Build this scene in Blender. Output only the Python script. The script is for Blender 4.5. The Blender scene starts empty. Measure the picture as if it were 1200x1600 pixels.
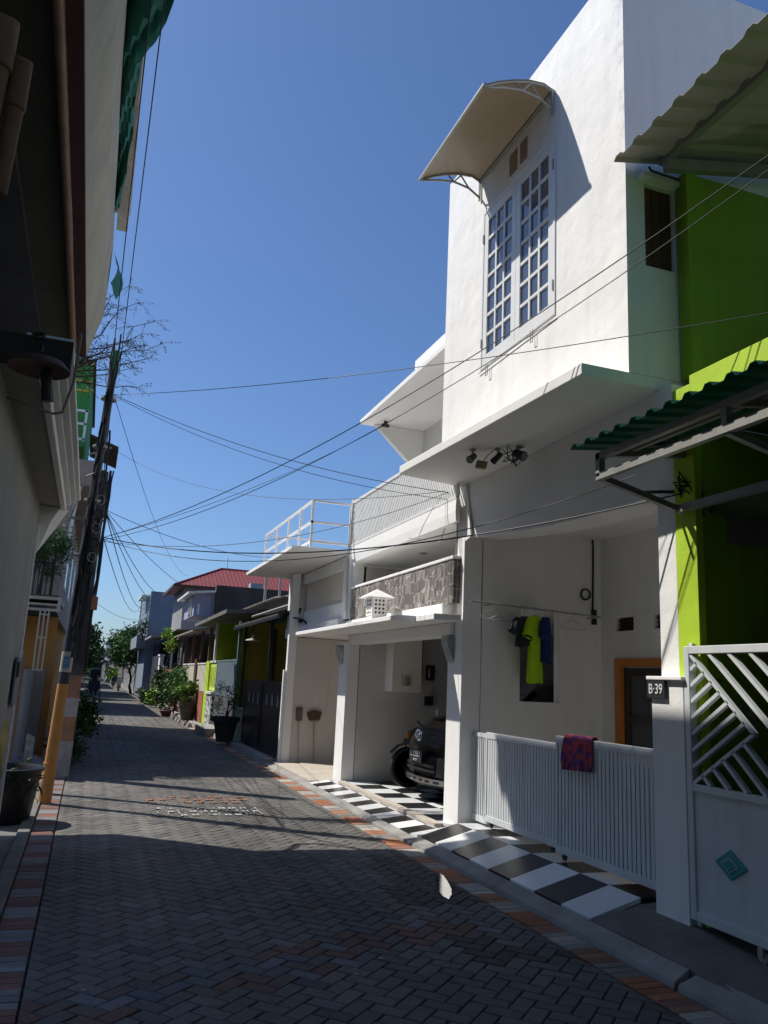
import bpy, bmesh, math, random
from mathutils import Vector, Matrix, noise
rnd = random.Random(7)
sc = bpy.context.scene
COL = sc.collection
R_ = math.radians

# ------------------------------------------------------------------ materials
MATS = {}
def mat(name, col, rough=.8, var=.12, scale=3., bump=.0, bscale=60., metal=0., streak=0., spec=.5, dirt=None, trans=0.):
    if name in MATS: return MATS[name]
    m = bpy.data.materials.new(name); m.use_nodes = True
    nt = m.node_tree; N = nt.nodes; L = nt.links
    b = N['Principled BSDF']
    b.inputs['Roughness'].default_value = rough
    b.inputs['Metallic'].default_value = metal
    b.inputs['Specular IOR Level'].default_value = spec
    tc = N.new('ShaderNodeTexCoord')
    n1 = N.new('ShaderNodeTexNoise'); n1.inputs['Scale'].default_value = scale; n1.inputs['Detail'].default_value = 6; n1.inputs['Roughness'].default_value = .6
    L.new(tc.outputs['Object'], n1.inputs['Vector'])
    r = N.new('ShaderNodeMapRange'); r.inputs[1].default_value = .3; r.inputs[2].default_value = .7
    r.inputs[3].default_value = 1-var; r.inputs[4].default_value = 1+var*.5
    L.new(n1.outputs['Fac'], r.inputs[0])
    mul = N.new('ShaderNodeVectorMath'); mul.operation = 'SCALE'
    mul.inputs[0].default_value = col[:3]; L.new(r.outputs[0], mul.inputs['Scale'])
    out = mul.outputs[0]
    if streak > 0:
        mp = N.new('ShaderNodeMapping'); mp.inputs['Scale'].default_value = (5, 5, .35)
        L.new(tc.outputs['Object'], mp.inputs['Vector'])
        n2 = N.new('ShaderNodeTexNoise'); n2.inputs['Scale'].default_value = 1.6; n2.inputs['Detail'].default_value = 8; n2.inputs['Roughness'].default_value = .7
        L.new(mp.outputs[0], n2.inputs['Vector'])
        r2 = N.new('ShaderNodeMapRange'); r2.inputs[1].default_value = .47; r2.inputs[2].default_value = .78
        r2.inputs[3].default_value = 0; r2.inputs[4].default_value = streak
        L.new(n2.outputs['Fac'], r2.inputs[0])
        mx = N.new('ShaderNodeMix'); mx.data_type = 'RGBA'
        L.new(r2.outputs[0], mx.inputs[0]); L.new(out, mx.inputs[6])
        d = dirt or tuple(c*.35 for c in col[:3])
        mx.inputs[7].default_value = (*d, 1); out = mx.outputs[2]
    L.new(out, b.inputs['Base Color'])
    if bump > 0:
        n3 = N.new('ShaderNodeTexNoise'); n3.inputs['Scale'].default_value = bscale; n3.inputs['Detail'].default_value = 5
        L.new(tc.outputs['Object'], n3.inputs['Vector'])
        n4 = N.new('ShaderNodeTexNoise'); n4.inputs['Scale'].default_value = 1.7; n4.inputs['Detail'].default_value = 3
        L.new(tc.outputs['Object'], n4.inputs['Vector'])
        ad = N.new('ShaderNodeMath'); ad.operation = 'MULTIPLY_ADD'; ad.inputs[1].default_value = 14.
        L.new(n4.outputs['Fac'], ad.inputs[0]); L.new(n3.outputs['Fac'], ad.inputs[2])
        bp = N.new('ShaderNodeBump'); bp.inputs['Strength'].default_value = min(1, bump); bp.inputs['Distance'].default_value = .004
        L.new(ad.outputs[0], bp.inputs['Height']); L.new(bp.outputs[0], b.inputs['Normal'])
    if trans > 0:
        b.inputs['Transmission Weight'].default_value = trans
    MATS[name] = m
    return m

def attr_mat(name, rough=.85, bump=.3, noise_amt=.25, spec=.5):
    """colour from the mesh attribute 'Col' (each paver / tile / leaf has its own paint)"""
    m = bpy.data.materials.new(name); m.use_nodes = True
    nt = m.node_tree; N = nt.nodes; L = nt.links; b = N['Principled BSDF']
    b.inputs['Roughness'].default_value = rough; b.inputs['Specular IOR Level'].default_value = spec
    a = N.new('ShaderNodeAttribute'); a.attribute_name = 'Col'
    tc = N.new('ShaderNodeTexCoord')
    n1 = N.new('ShaderNodeTexNoise'); n1.inputs['Scale'].default_value = 14; n1.inputs['Detail'].default_value = 8; n1.inputs['Roughness'].default_value = .7
    L.new(tc.outputs['Object'], n1.inputs['Vector'])
    n0 = N.new('ShaderNodeTexNoise'); n0.inputs['Scale'].default_value = .8; n0.inputs['Detail'].default_value = 4
    L.new(tc.outputs['Object'], n0.inputs['Vector'])
    ad = N.new('ShaderNodeMath'); ad.operation = 'ADD'; L.new(n1.outputs['Fac'], ad.inputs[0]); L.new(n0.outputs['Fac'], ad.inputs[1])
    r = N.new('ShaderNodeMapRange'); r.inputs[1].default_value = .6; r.inputs[2].default_value = 1.4
    r.inputs[3].default_value = 1-noise_amt; r.inputs[4].default_value = 1+noise_amt
    L.new(ad.outputs[0], r.inputs[0])
    mul = N.new('ShaderNodeVectorMath'); mul.operation = 'SCALE'
    L.new(a.outputs['Color'], mul.inputs[0]); L.new(r.outputs[0], mul.inputs['Scale'])
    L.new(mul.outputs[0], b.inputs['Base Color'])
    if bump > 0:
        n3 = N.new('ShaderNodeTexNoise'); n3.inputs['Scale'].default_value = 90; n3.inputs['Detail'].default_value = 4
        L.new(tc.outputs['Object'], n3.inputs['Vector'])
        bp = N.new('ShaderNodeBump'); bp.inputs['Strength'].default_value = bump; bp.inputs['Distance'].default_value = .004
        L.new(n3.outputs['Fac'], bp.inputs['Height']); L.new(bp.outputs[0], b.inputs['Normal'])
    MATS[name] = m
    return m

WHITE = mat('white_plaster', (.85, .84, .815), .85, .05, 1.3, .55, 45, streak=.22, dirt=(.50, .49, .45))
WHITE2 = mat('white_plaster_clean', (.85, .84, .815), .8, .04, 2, .3, 60, streak=.10, dirt=(.55, .54, .5))
WPAINT = mat('white_enamel', (.78, .78, .76), .42, .05, 4, .08, 30, streak=.12, dirt=(.45, .42, .36))
GATEP = mat('pale_grey_enamel', (.62, .65, .66), .42, .08, 4, .1, 30, streak=.25, dirt=(.32, .27, .2))
GLASS = mat('window_glass', (.06, .08, .13), .06, .05, 4, 0, spec=1.0)
DARK = mat('dark_void', (.02, .018, .017), .8, .2)
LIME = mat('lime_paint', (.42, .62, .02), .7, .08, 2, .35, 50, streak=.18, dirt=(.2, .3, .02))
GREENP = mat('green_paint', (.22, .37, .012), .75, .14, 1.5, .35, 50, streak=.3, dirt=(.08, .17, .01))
ORANGE = mat('orange_wood', (.55, .19, .03), .55, .1, 5, .1)
TEAL = mat('teal_metal_sheet', (.012, .11, .08), .4, .15, 3, .05, metal=.0, streak=.3, dirt=(.05, .08, .06))
GALV = mat('grey_metal_sheet', (.40, .36, .33), .5, .1, 2, .05, streak=.4, dirt=(.22, .18, .12))
STEEL = mat('grey_steel', (.34, .34, .32), .5, .12, 6, .05, metal=.3, streak=.3, dirt=(.2, .12, .07))
BLACKM = mat('black_metal', (.012, .012, .014), .4, .2, 6, .1)
BLACKP = mat('black_plastic', (.015, .015, .017), .45, .2, 6, .1)
RUBBER = mat('rubber', (.018, .018, .018), .8, .2, 20, .2)
CHROME = mat('chrome', (.75, .75, .75), .18, .05, 5, metal=1.)
CARP = mat('car_black_paint', (.012, .013, .016), .12, .1, 2, spec=.8)
def translucent(m, col, fac):
    nt = m.node_tree; b = nt.nodes['Principled BSDF']; t = nt.nodes.new('ShaderNodeBsdfTranslucent'); t.inputs[0].default_value = (*col, 1)
    x = nt.nodes.new('ShaderNodeMixShader'); x.inputs[0].default_value = fac; o = nt.nodes['Material Output']
    nt.links.new(b.outputs[0], x.inputs[1]); nt.links.new(t.outputs[0], x.inputs[2]); nt.links.new(x.outputs[0], o.inputs[0])
translucent(TEAL, (.02, .17, .12), .25); translucent(GALV, (.50, .47, .42), .16)
# the tall box wall: mould creeping along its near corner
WALLM = mat('white_wall_with_mould', (.85, .84, .815), .85, .05, 1.3, .55, 45, streak=.3, dirt=(.55, .54, .5))
def mould(m):
    nt = m.node_tree; N = nt.nodes; L = nt.links; b = N['Principled BSDF']; src = b.inputs['Base Color'].links[0].from_socket
    tc = N.new('ShaderNodeTexCoord'); sp = N.new('ShaderNodeSeparateXYZ'); L.new(tc.outputs['Object'], sp.inputs[0])
    a = N.new('ShaderNodeMapRange'); a.inputs[1].default_value = -3.3; a.inputs[2].default_value = -3.14; a.inputs[3].default_value = .62; a.inputs[4].default_value = 0; L.new(sp.outputs['Y'], a.inputs[0])
    z = N.new('ShaderNodeMapRange'); z.inputs[1].default_value = 5.3; z.inputs[2].default_value = 6.2; L.new(sp.outputs['Z'], z.inputs[0])
    n = N.new('ShaderNodeTexNoise'); n.inputs['Scale'].default_value = 9; n.inputs['Detail'].default_value = 9; n.inputs['Roughness'].default_value = .75; L.new(tc.outputs['Object'], n.inputs['Vector'])
    k = N.new('ShaderNodeMapRange'); k.inputs[1].default_value = .48; k.inputs[2].default_value = .68; L.new(n.outputs['Fac'], k.inputs[0])
    m1 = N.new('ShaderNodeMath'); m1.operation = 'MULTIPLY'; L.new(a.outputs[0], m1.inputs[0]); L.new(z.outputs[0], m1.inputs[1])
    m2 = N.new('ShaderNodeMath'); m2.operation = 'MULTIPLY'; xm = N.new('ShaderNodeMath'); xm.operation = 'LESS_THAN'; xm.inputs[1].default_value = -.2595; L.new(sp.outputs['X'], xm.inputs[0]); m3 = N.new('ShaderNodeMath'); m3.operation = 'MULTIPLY'; L.new(m1.outputs[0], m3.inputs[0]); L.new(xm.outputs[0], m3.inputs[1]); L.new(m3.outputs[0], m2.inputs[0]); L.new(k.outputs[0], m2.inputs[1])
    x = N.new('ShaderNodeMix'); x.data_type = 'RGBA'; L.new(m2.outputs[0], x.inputs[0]); L.new(src, x.inputs[6]); x.inputs[7].default_value = (.12, .12, .11, 1); L.new(x.outputs[2], b.inputs['Base Color'])
mould(WALLM)
CONC = mat('concrete', (.30, .29, .27), .9, .3, 3, .8, 40, streak=.3, dirt=(.14, .13, .11))
CONCD = mat('old_concrete', (.17, .165, .15), .92, .35, 3, .9, 30, streak=.4, dirt=(.05, .05, .04))
CABLE = mat('cable_black', (.015, .015, .017), .6, .1)
BEIGE = mat('beige_plaster', (.40, .36, .27), .9, .18, 1.3, .6, 40, streak=.35, dirt=(.15, .14, .09))
BEIGE2 = mat('grey_beige_plaster', (.33, .32, .28), .9, .15, 1.0, .6, 40, streak=.3, dirt=(.15, .15, .12))
BROWNB = mat('dark_brown_sheet', (.055, .04, .028), .9, .25, 2, .4)
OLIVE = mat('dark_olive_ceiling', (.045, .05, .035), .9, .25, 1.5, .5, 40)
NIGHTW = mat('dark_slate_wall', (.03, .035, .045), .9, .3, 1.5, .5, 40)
MAROON = mat('maroon_board', (.055, .012, .012), .7, .2, 3, .2)
PINKP = mat('faded_pink_pipe', (.24, .13, .09), .6, .25, 3, .2, streak=.5, dirt=(.12, .09, .06))
CLAY = mat('clay', (.30, .14, .065), .8, .3, 6, .4, 40, streak=.4, dirt=(.16, .15, .11))
LAMPM = mat('rusty_lamp_shade', (.11, .055, .035), .7, .4, 8, .2)
YELLOWW = mat('ochre_wall', (.35, .26, .03), .9, .15, 2, .4)
ORANGEW = mat('orange_wall', (.42, .22, .06), .9, .15, 2, .4)
BLUEG = mat('blue_grey_wall', (.20, .25, .33), .9, .1, 1.5, .4, streak=.25, dirt=(.12, .14, .17))
LILAC = mat('lilac_wall', (.34, .36, .52), .9, .1, 2, .3)
BROWNW = mat('brown_wood', (.09, .045, .025), .7, .25, 4, .2)
CREAMP = mat('cream_panel', (.50, .44, .36), .7, .1, 3, .2)
BRICKC = mat('brick_red', (.32, .10, .05), .85, .25, 6, .4)
PGREEN = mat('pale_green_wall', (.30, .42, .30), .9, .12, 2, .4)
PINKB = mat('pinkish_plaster', (.42, .34, .29), .9, .12, 1.5, .4, streak=.2)
GREYW = mat('grey_wall', (.30, .30, .30), .9, .15, 1.5, .5, streak=.35, dirt=(.12, .12, .11))
DKWALL = mat('blackened_wall', (.06, .055, .055), .9, .4, 1.5, .6, streak=.5, dirt=(.02, .02, .02))
NAVY = mat('navy_cloth', (.008, .012, .04), .9, .3, 4)
LEAF = attr_mat('leaf', .6, 0, .3, .3)
PAVER = attr_mat('paver', .82, .45, .35)
TILE = attr_mat('apron_tile', .3, .05, .14)
BARK = mat('bark', (.07, .05, .035), .9, .3, 8, .5)
SOIL = mat('soil', (.05, .042, .034), .95, .4, 6, .8, 25)
NETG = mat('green_net', (.006, .13, .105), .75, .35, 2.5, .5, 15)

# ------------------------------------------------------------------ mesh helpers
class MB:
    def __init__(s): s.v = []; s.f = []; s.c = []
    def add(s, vs, fs, col=None):
        o = len(s.v); s.v += [tuple(v) for v in vs]
        for f in fs:
            s.f.append([i+o for i in f]); s.c.append(col)
        return s
    def box(s, x0, x1, y0, y1, z0, z1, col=None):
        vs = [(x0,y0,z0),(x1,y0,z0),(x1,y1,z0),(x0,y1,z0),(x0,y0,z1),(x1,y0,z1),(x1,y1,z1),(x0,y1,z1)]
        return s.add(vs, [(0,3,2,1),(4,5,6,7),(0,1,5,4),(1,2,6,5),(2,3,7,6),(3,0,4,7)], col)
    def hexa(s, a, b, col=None):
        """two quads a,b (4 pts each) joined"""
        return s.add(list(a)+list(b), [(0,3,2,1),(4,5,6,7),(0,1,5,4),(1,2,6,5),(2,3,7,6),(3,0,4,7)], col)
    def prism(s, poly, ax, a, b, col=None):
        """poly of 2-tuples in the other two axes, extruded along ax from a to b"""
        def P(p, t):
            q = list(p); q.insert(ax, t); return tuple(q)
        n = len(poly)
        vs = [P(p, a) for p in poly]+[P(p, b) for p in poly]
        fs = [tuple(range(n))[::-1], tuple(range(n, 2*n))]
        fs += [(i, (i+1) % n, n+(i+1) % n, n+i) for i in range(n)]
        return s.add(vs, fs, col)
    def tube(s, pts, r, n=8, col=None, cap=True, r2=None):
        pts = [Vector(p) for p in pts]; m = len(pts); rings = []
        up = Vector((0,0,1))
        for i, p in enumerate(pts):
            t = (pts[min(i+1,m-1)]-pts[max(i-1,0)]).normalized()
            a = t.cross(up)
            if a.length < .05: a = t.cross(Vector((0,1,0)))
            a.normalize(); b = t.cross(a)
            rr = r if r2 is None else r+(r2-r)*i/max(1,m-1)
            rings.append([p+(a*math.cos(2*math.pi*k/n)+b*math.sin(2*math.pi*k/n))*rr for k in range(n)])
        vs = [v for g in rings for v in g]; fs = []
        for i in range(m-1):
            for k in range(n):
                fs.append((i*n+k, i*n+(k+1)%n, (i+1)*n+(k+1)%n, (i+1)*n+k))
        if cap: fs += [tuple(range(n))[::-1], tuple(range((m-1)*n, m*n))]
        return s.add(vs, fs, col)
    def bar(s, a, b, w, h=None, col=None):
        """square bar from a to b"""
        a = Vector(a); b = Vector(b); h = h or w; t = (b-a).normalized()
        u = t.cross(Vector((0,0,1)))
        if u.length < .05: u = Vector((1,0,0))
        u.normalize(); v = t.cross(u)
        q = [(-w/2,-h/2),(w/2,-h/2),(w/2,h/2),(-w/2,h/2)]
        return s.hexa([a+u*x+v*y for x,y in q], [b+u*x+v*y for x,y in q], col)
    def lathe(s, prof, c, n=20, col=None, axis=2):
        vs = []; fs = []; m = len(prof)
        for r, h in prof:
            for k in range(n):
                a = 2*math.pi*k/n; p = [r*math.cos(a), r*math.sin(a)]; p.insert(axis, h)
                vs.append((c[0]+p[0], c[1]+p[1], c[2]+p[2]))
        for i in range(m-1):
            for k in range(n): fs.append((i*n+k, i*n+(k+1)%n, (i+1)*n+(k+1)%n, (i+1)*n+k))
        if prof[0][0] > .001: fs.append(tuple(range(n))[::-1])
        if prof[-1][0] > .001: fs.append(tuple(range((m-1)*n, m*n)))
        return s.add(vs, fs, col)
    def grid(s, P, col=None, th=0, off=(0,0,0)):
        """P: rows of points -> sheet; th gives thickness along off"""
        m = len(P); n = len(P[0]); vs = [tuple(p) for r in P for p in r]
        fs = [(i*n+j, i*n+j+1, (i+1)*n+j+1, (i+1)*n+j) for i in range(m-1) for j in range(n-1)]
        s.add(vs, fs, col)
        if th:
            vs2 = [tuple(Vector(v)+Vector(off)*th) for v in vs]
            s.add(vs2, [f[::-1] for f in fs], col)
            edge = [j for j in range(n)]+[i*n+n-1 for i in range(1,m)]+[(m-1)*n+j for j in range(n-2,-1,-1)]+[i*n for i in range(m-2,0,-1)]
            k = len(edge)
            s.add([vs[e] for e in edge]+[vs2[e] for e in edge], [(i,(i+1)%k,k+(i+1)%k,k+i) for i in range(k)], col)
        return s

WOFF = {}
def wo(o): return Vector(WOFF.get(o.name, (0,0,0))) if o else Vector((0,0,0))
def emit(name, mb, m, parent=None, bevel=0, smooth=False, label=None, loc=None):
    """ONE mesh object"""
    off = Vector(loc) if loc is not None else wo(parent)
    me = bpy.data.meshes.new(name)
    me.from_pydata([tuple(Vector(v)-off) for v in mb.v], [], mb.f); me.update()
    bmm = bmesh.new(); bmm.from_mesh(me); bmesh.ops.recalc_face_normals(bmm, faces=bmm.faces)
    if any(c is not None for c in mb.c):
        pass
    bmm.to_mesh(me); bmm.free()
    if any(c is not None for c in mb.c):
        at = me.color_attributes.new('Col', 'FLOAT_COLOR', 'CORNER')
        buf = []
        for p, c in zip(me.polygons, mb.c):
            c = c or (.5,.5,.5); buf += [c[0], c[1], c[2], 1.]*p.loop_total
        at.data.foreach_set('color', buf)
    o = bpy.data.objects.new(name, me); COL.objects.link(o)
    me.materials.append(m)
    if parent:
        o.parent = parent; WOFF[o.name] = tuple(off)
    else:
        o.location = off; WOFF[o.name] = tuple(off)
    if smooth:
        me.polygons.foreach_set('use_smooth', [True]*len(me.polygons))
        try:
            me.set_sharp_from_angle(angle=R_(40))
        except Exception: pass
    if bevel:
        b = o.modifiers.new('bev', 'BEVEL'); b.width = bevel; b.segments = 2; b.limit_method = 'ANGLE'; b.angle_limit = R_(50)
    if label: o['label'] = label
    return o
def each(name, items, m, parent):
    for mb in items: emit(name, mb, m, parent)
def thing(name, label, cat, loc=(0,0,0), group=None):
    o = bpy.data.objects.new(name, None); COL.objects.link(o); o.location = loc; o.empty_display_size = .1
    WOFF[o.name] = tuple(loc); tag(o, label, cat, group); return o
def tag(o, label, cat, group=None):
    o['label'] = label; o['category'] = cat
    if group: o['group'] = group
    return o
def struct(name, mb, m, **k):
    o = emit(name, mb, m, **k); o['kind'] = 'structure'; return o
def copy_tree(o, parent=None, loc=None, label=None):
    c = o.copy(); COL.objects.link(c); c.parent = parent
    if loc is not None: c.location = loc
    if label: c['label'] = label
    for ch in list(o.children): copy_tree(ch, c)
    return c
def text_mesh(body, size, depth=.002):
    cu = bpy.data.curves.new('t', 'FONT'); cu.body = body; cu.size = size; cu.extrude = depth; cu.align_x = 'CENTER'; cu.align_y = 'CENTER'
    o = bpy.data.objects.new('t', cu); COL.objects.link(o)
    dg = bpy.context.evaluated_depsgraph_get(); me = bpy.data.meshes.new_from_object(o.evaluated_get(dg))
    vs = [v.co.copy() for v in me.vertices]; fs = [tuple(p.vertices) for p in me.polygons]
    bpy.data.objects.remove(o); bpy.data.curves.remove(cu); bpy.data.meshes.remove(me)
    return vs, fs
def place_text(mb, body, size, origin, u, v, sx=1.):
    vs, fs = text_mesh(body, size); u = Vector(u).normalized(); v = Vector(v).normalized(); n = u.cross(v); o = Vector(origin)
    mb.add([o+u*p.x*sx+v*p.y+n*p.z for p in vs], fs)

def leaves(mb, c, rad, n, size, cols, rg, clumps=14, droop=0., narrow=.45):
    """n small leaf blades in noisy clumps inside an ellipsoid"""
    cl = []
    for _ in range(clumps):
        while True:
            d = Vector((rg.uniform(-1,1), rg.uniform(-1,1), rg.uniform(-1,1)))
            if .25 < d.length < 1: break
        cl.append((Vector((c[0]+d.x*rad[0], c[1]+d.y*rad[1], c[2]+d.z*rad[2])), rg.uniform(.22,.45), rg.uniform(.7,1.25)))
    for i in range(n):
        p0, s, b = rg.choice(cl)
        d = Vector((rg.gauss(0,1), rg.gauss(0,1), rg.gauss(0,1)))*.5*s
        p = p0+Vector((d.x*rad[0], d.y*rad[1], d.z*rad[2]))
        t = Vector((rg.uniform(-1,1), rg.uniform(-1,1), rg.uniform(-.8,.8)-droop)).normalized()
        w = t.cross(Vector((rg.uniform(-1,1), rg.uniform(-1,1), rg.uniform(-1,1)))).normalized()
        L = size*rg.uniform(.6,1.4); W = L*narrow*.5
        col = rg.choice(cols); k = b*rg.uniform(.75,1.25); col = tuple(x*k for x in col)
        up = t.cross(w)*L*.08
        mb.add([p, p+t*L*.5+w*W+up, p+t*L, p+t*L*.5-w*W+up], [(0,1,2,3)], col)
def limb(mb, a, b, r0, r1, rg, seg=5, wob=.12):
    a = Vector(a); b = Vector(b); L = (b-a).length; pts = []
    for i in range(seg+1):
        t = i/seg; p = a.lerp(b, t)
        if 0 < i < seg: p += Vector((rg.uniform(-1,1), rg.uniform(-1,1), rg.uniform(-.5,.5)))*wob*L*.5
        pts.append(p)
    mb.tube(pts, r0, 7, r2=r1); return pts
DG = [(.035,.09,.02),(.05,.12,.025),(.03,.07,.02)]
MG = [(.06,.16,.03),(.09,.22,.04),(.05,.12,.03)]
LG = [(.16,.30,.03),(.22,.36,.04),(.12,.24,.03)]
# ------------------------------------------------------------------ camera, sky, sun
cam = bpy.data.cameras.new('camera'); co = bpy.data.objects.new('camera', cam); COL.objects.link(co)
RM = ((0.93995,0.11251,0.32224),(-0.33816,0.17894,0.92392),(0.04629,-0.97741,0.20624))
M = Matrix(((RM[0][0], -RM[0][1], -RM[0][2], 0), (RM[1][0], -RM[1][1], -RM[1][2], 0), (RM[2][0], -RM[2][1], -RM[2][2], 1.55), (0,0,0,1)))
co.matrix_world = M
cam.sensor_fit = 'VERTICAL'; cam.sensor_height = 36; cam.lens = 1265/1600*36; cam.clip_start = .05; cam.clip_end = 3000
sc.camera = co
sc.render.resolution_x = 768; sc.render.resolution_y = 1024

ELEV, AZ = 52., -38.
sd = Vector((math.cos(R_(ELEV))*math.cos(R_(AZ)), math.cos(R_(ELEV))*math.sin(R_(AZ)), -math.sin(R_(ELEV))))
sl = bpy.data.lights.new('sun', 'SUN'); sl.energy = 5.0; sl.angle = R_(.5); sl.color = (1, .95, .87)
so = bpy.data.objects.new('sun', sl); COL.objects.link(so); so.rotation_euler = sd.to_track_quat('-Z', 'Y').to_euler(); so.location = (-20, 20, 30)
w = bpy.data.worlds.new('World'); sc.world = w; w.use_nodes = True
bg = w.node_tree.nodes['Background']; sk = w.node_tree.nodes.new('ShaderNodeTexSky'); sk.sky_type = 'NISHITA'
sk.sun_disc = False; sk.sun_elevation = R_(ELEV); sk.sun_rotation = math.atan2(-sd.x, -sd.y)
sk.air_density = 1.0; sk.dust_density = .8; sk.ozone_density = 5; sk.altitude = 0
tn = w.node_tree.nodes.new('ShaderNodeVectorMath'); tn.operation = 'MULTIPLY'; tn.inputs[1].default_value = (.90, 1.06, 1.26)
w.node_tree.links.new(sk.outputs[0], tn.inputs[0]); w.node_tree.links.new(tn.outputs[0], bg.inputs[0]); bg.inputs[1].default_value = .09
sc.view_settings.view_transform = 'Standard'; sc.view_settings.look = 'None'; sc.view_settings.exposure = .12

# ------------------------------------------------------------------ ground and road
g = MB(); g.grid([[(x, y, -.06) for x in (-400, 0, 400)] for y in (-60, 200, 900)])
struct('ground', g, SOIL)

def clip_poly(p, f):
    out = []
    for i in range(len(p)):
        a, b = p[i], p[(i+1) % len(p)]; fa, fb = f(a), f(b)
        if fa >= 0: out.append(a)
        if fa*fb < 0:
            t = fa/(fa-fb); out.append((a[0]+(b[0]-a[0])*t, a[1]+(b[1]-a[1])*t))
    return out
def paver(mb, p, z, col, gap=.004, depth=.05, tilt=(0,0)):
    if len(p) < 3: return
    cx = sum(a[0] for a in p)/len(p); cy = sum(a[1] for a in p)/len(p)
    def sh(d, dz):
        r = []
        for a in p:
            dx, dy = a[0]-cx, a[1]-cy; L = math.hypot(dx, dy); k = max(.2, 1-d*1.4/L) if L > 0 else 1
            x, y = cx+dx*k, cy+dy*k
            r.append((x, y, z+dz+(x-cx)*tilt[0]+(y-cy)*tilt[1]))
        return r
    n = len(p); vs = sh(gap+.005, 0)+sh(gap, -.005)+sh(gap, -depth)
    fs = [tuple(range(n))]
    for L in (0, 1): fs += [(L*n+i, L*n+n+i, L*n+n+(i+1) % n, L*n+(i+1) % n) for i in range(n)]
    mb.add(vs, fs, col)
road = MB()
XL, XR, Y0, Y1 = -.12, 2.96, 1.2, 34.
u = .098; c45 = math.sqrt(.5); rg = random.Random(3)
fsc = [lambda a: a[0]-XL, lambda a: XR-a[0], lambda a: a[1]-Y0, lambda a: Y1-a[1]]
rngm = int(40/u)
for j in range(-rngm, rngm):
    for i in range(-rngm, rngm):
        d = (i-j) % 4
        if d == 0: q = [(i,j),(i+2,j),(i+2,j+1),(i,j+1)]
        elif d == 2: q = [(i,j-1),(i+1,j-1),(i+1,j+1),(i,j+1)]
        else: continue
        mx = (q[0][0]+q[2][0])*.5*u; my = (q[0][1]+q[2][1])*.5*u
        X = (mx-my)*c45; Y = (mx+my)*c45
        if X < XL-.1 or X > XR+.1 or Y < Y0-.1 or Y > Y1+.1: continue
        p = [((a-b)*u*c45, (a+b)*u*c45) for a, b in q]
        for f in fsc: p = clip_poly(p, f)
        if len(p) < 3: continue
        k = rg.uniform(.80, 1.14); col = (.108*k, .101*k, .091*k)
        t = Y-(4.25+.42*X)
        if -.22 < t < .28 and X < 2.7:
            col = rg.choice([(.12,.062,.045),(.105,.075,.06),(.09,.09,.098),(.13,.13,.135),(.09,.082,.075),(.13,.07,.05)])
        elif rg.random() < .05: col = rg.choice([(.12,.085,.07),(.14,.13,.12),(.06,.06,.063)])
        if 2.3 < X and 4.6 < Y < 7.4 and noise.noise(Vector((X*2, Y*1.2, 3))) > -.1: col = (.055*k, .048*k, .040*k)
        h = noise.noise(Vector((X*.6, Y*.35, 0)))*.010; kk = 1+.35*noise.noise(Vector((X*.9, Y*.45, 5)))+.2*noise.noise(Vector((X*3, Y*2, 9))); col = tuple(q*kk for q in col)
        paver(road, p, h+rg.uniform(-.0015,.0015), col, tilt=(rg.uniform(-.012,.012), rg.uniform(-.012,.012)))
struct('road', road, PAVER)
bed = MB(); bed.grid([[(x, y, -.022) for x in (-.34, 1.4, 3.2)] for y in (-2, 10, 34)]); struct('road_bed', bed, SOIL)
fr = MB(); fr.grid([[(x, y, -.002) for x in (-.34, 1.4, 3.2)] for y in (34, 70, 140, 320)])
struct('far_road', fr, mat('far_pavers', (.10,.094,.085), .85, .3, 2.5, .8, 12))
nr = MB(); nr.grid([[(x, y, -.002) for x in (-.34, 1.4, 3.2)] for y in (-30, 1.2)]); struct('near_road', nr, MATS['far_pavers'])
# edge courses of coloured pavers
ek = MB(); y = 1.2; n = 0; rg = random.Random(5)
seqL = [(.17,.08,.06)]*3+[(.17,.17,.175)]*3
while y < 34:
    k = rg.uniform(.75, 1.2); c = seqL[n % 6]; c = tuple(a*k for a in c)
    paver(ek, [(-.335,y),(-.125,y),(-.125,y+.083),(-.335,y+.083)], rg.uniform(.0,.004), c, .003, tilt=(0, rg.uniform(-.02,.02)))
    y += .083; n += 1
y = 1.2; n = 0
seqR = [(.36,.13,.06)]*4+[(.27,.25,.22)]*3+[(.33,.15,.08)]*3+[(.36,.34,.30)]*4+[(.25,.12,.08)]*2
while y < 34:
    k = rg.uniform(.7, 1.15); c = seqR[n % len(seqR)]; c = tuple(a*k for a in c)
    paver(ek, [(2.965,y),(3.175,y),(3.175,y+.083),(2.965,y+.083)], rg.uniform(.0,.004), c, .003, tilt=(0, rg.uniform(-.02,.02)))
    y += .083; n += 1
struct('road_edge_pavers', ek, PAVER)
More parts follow.
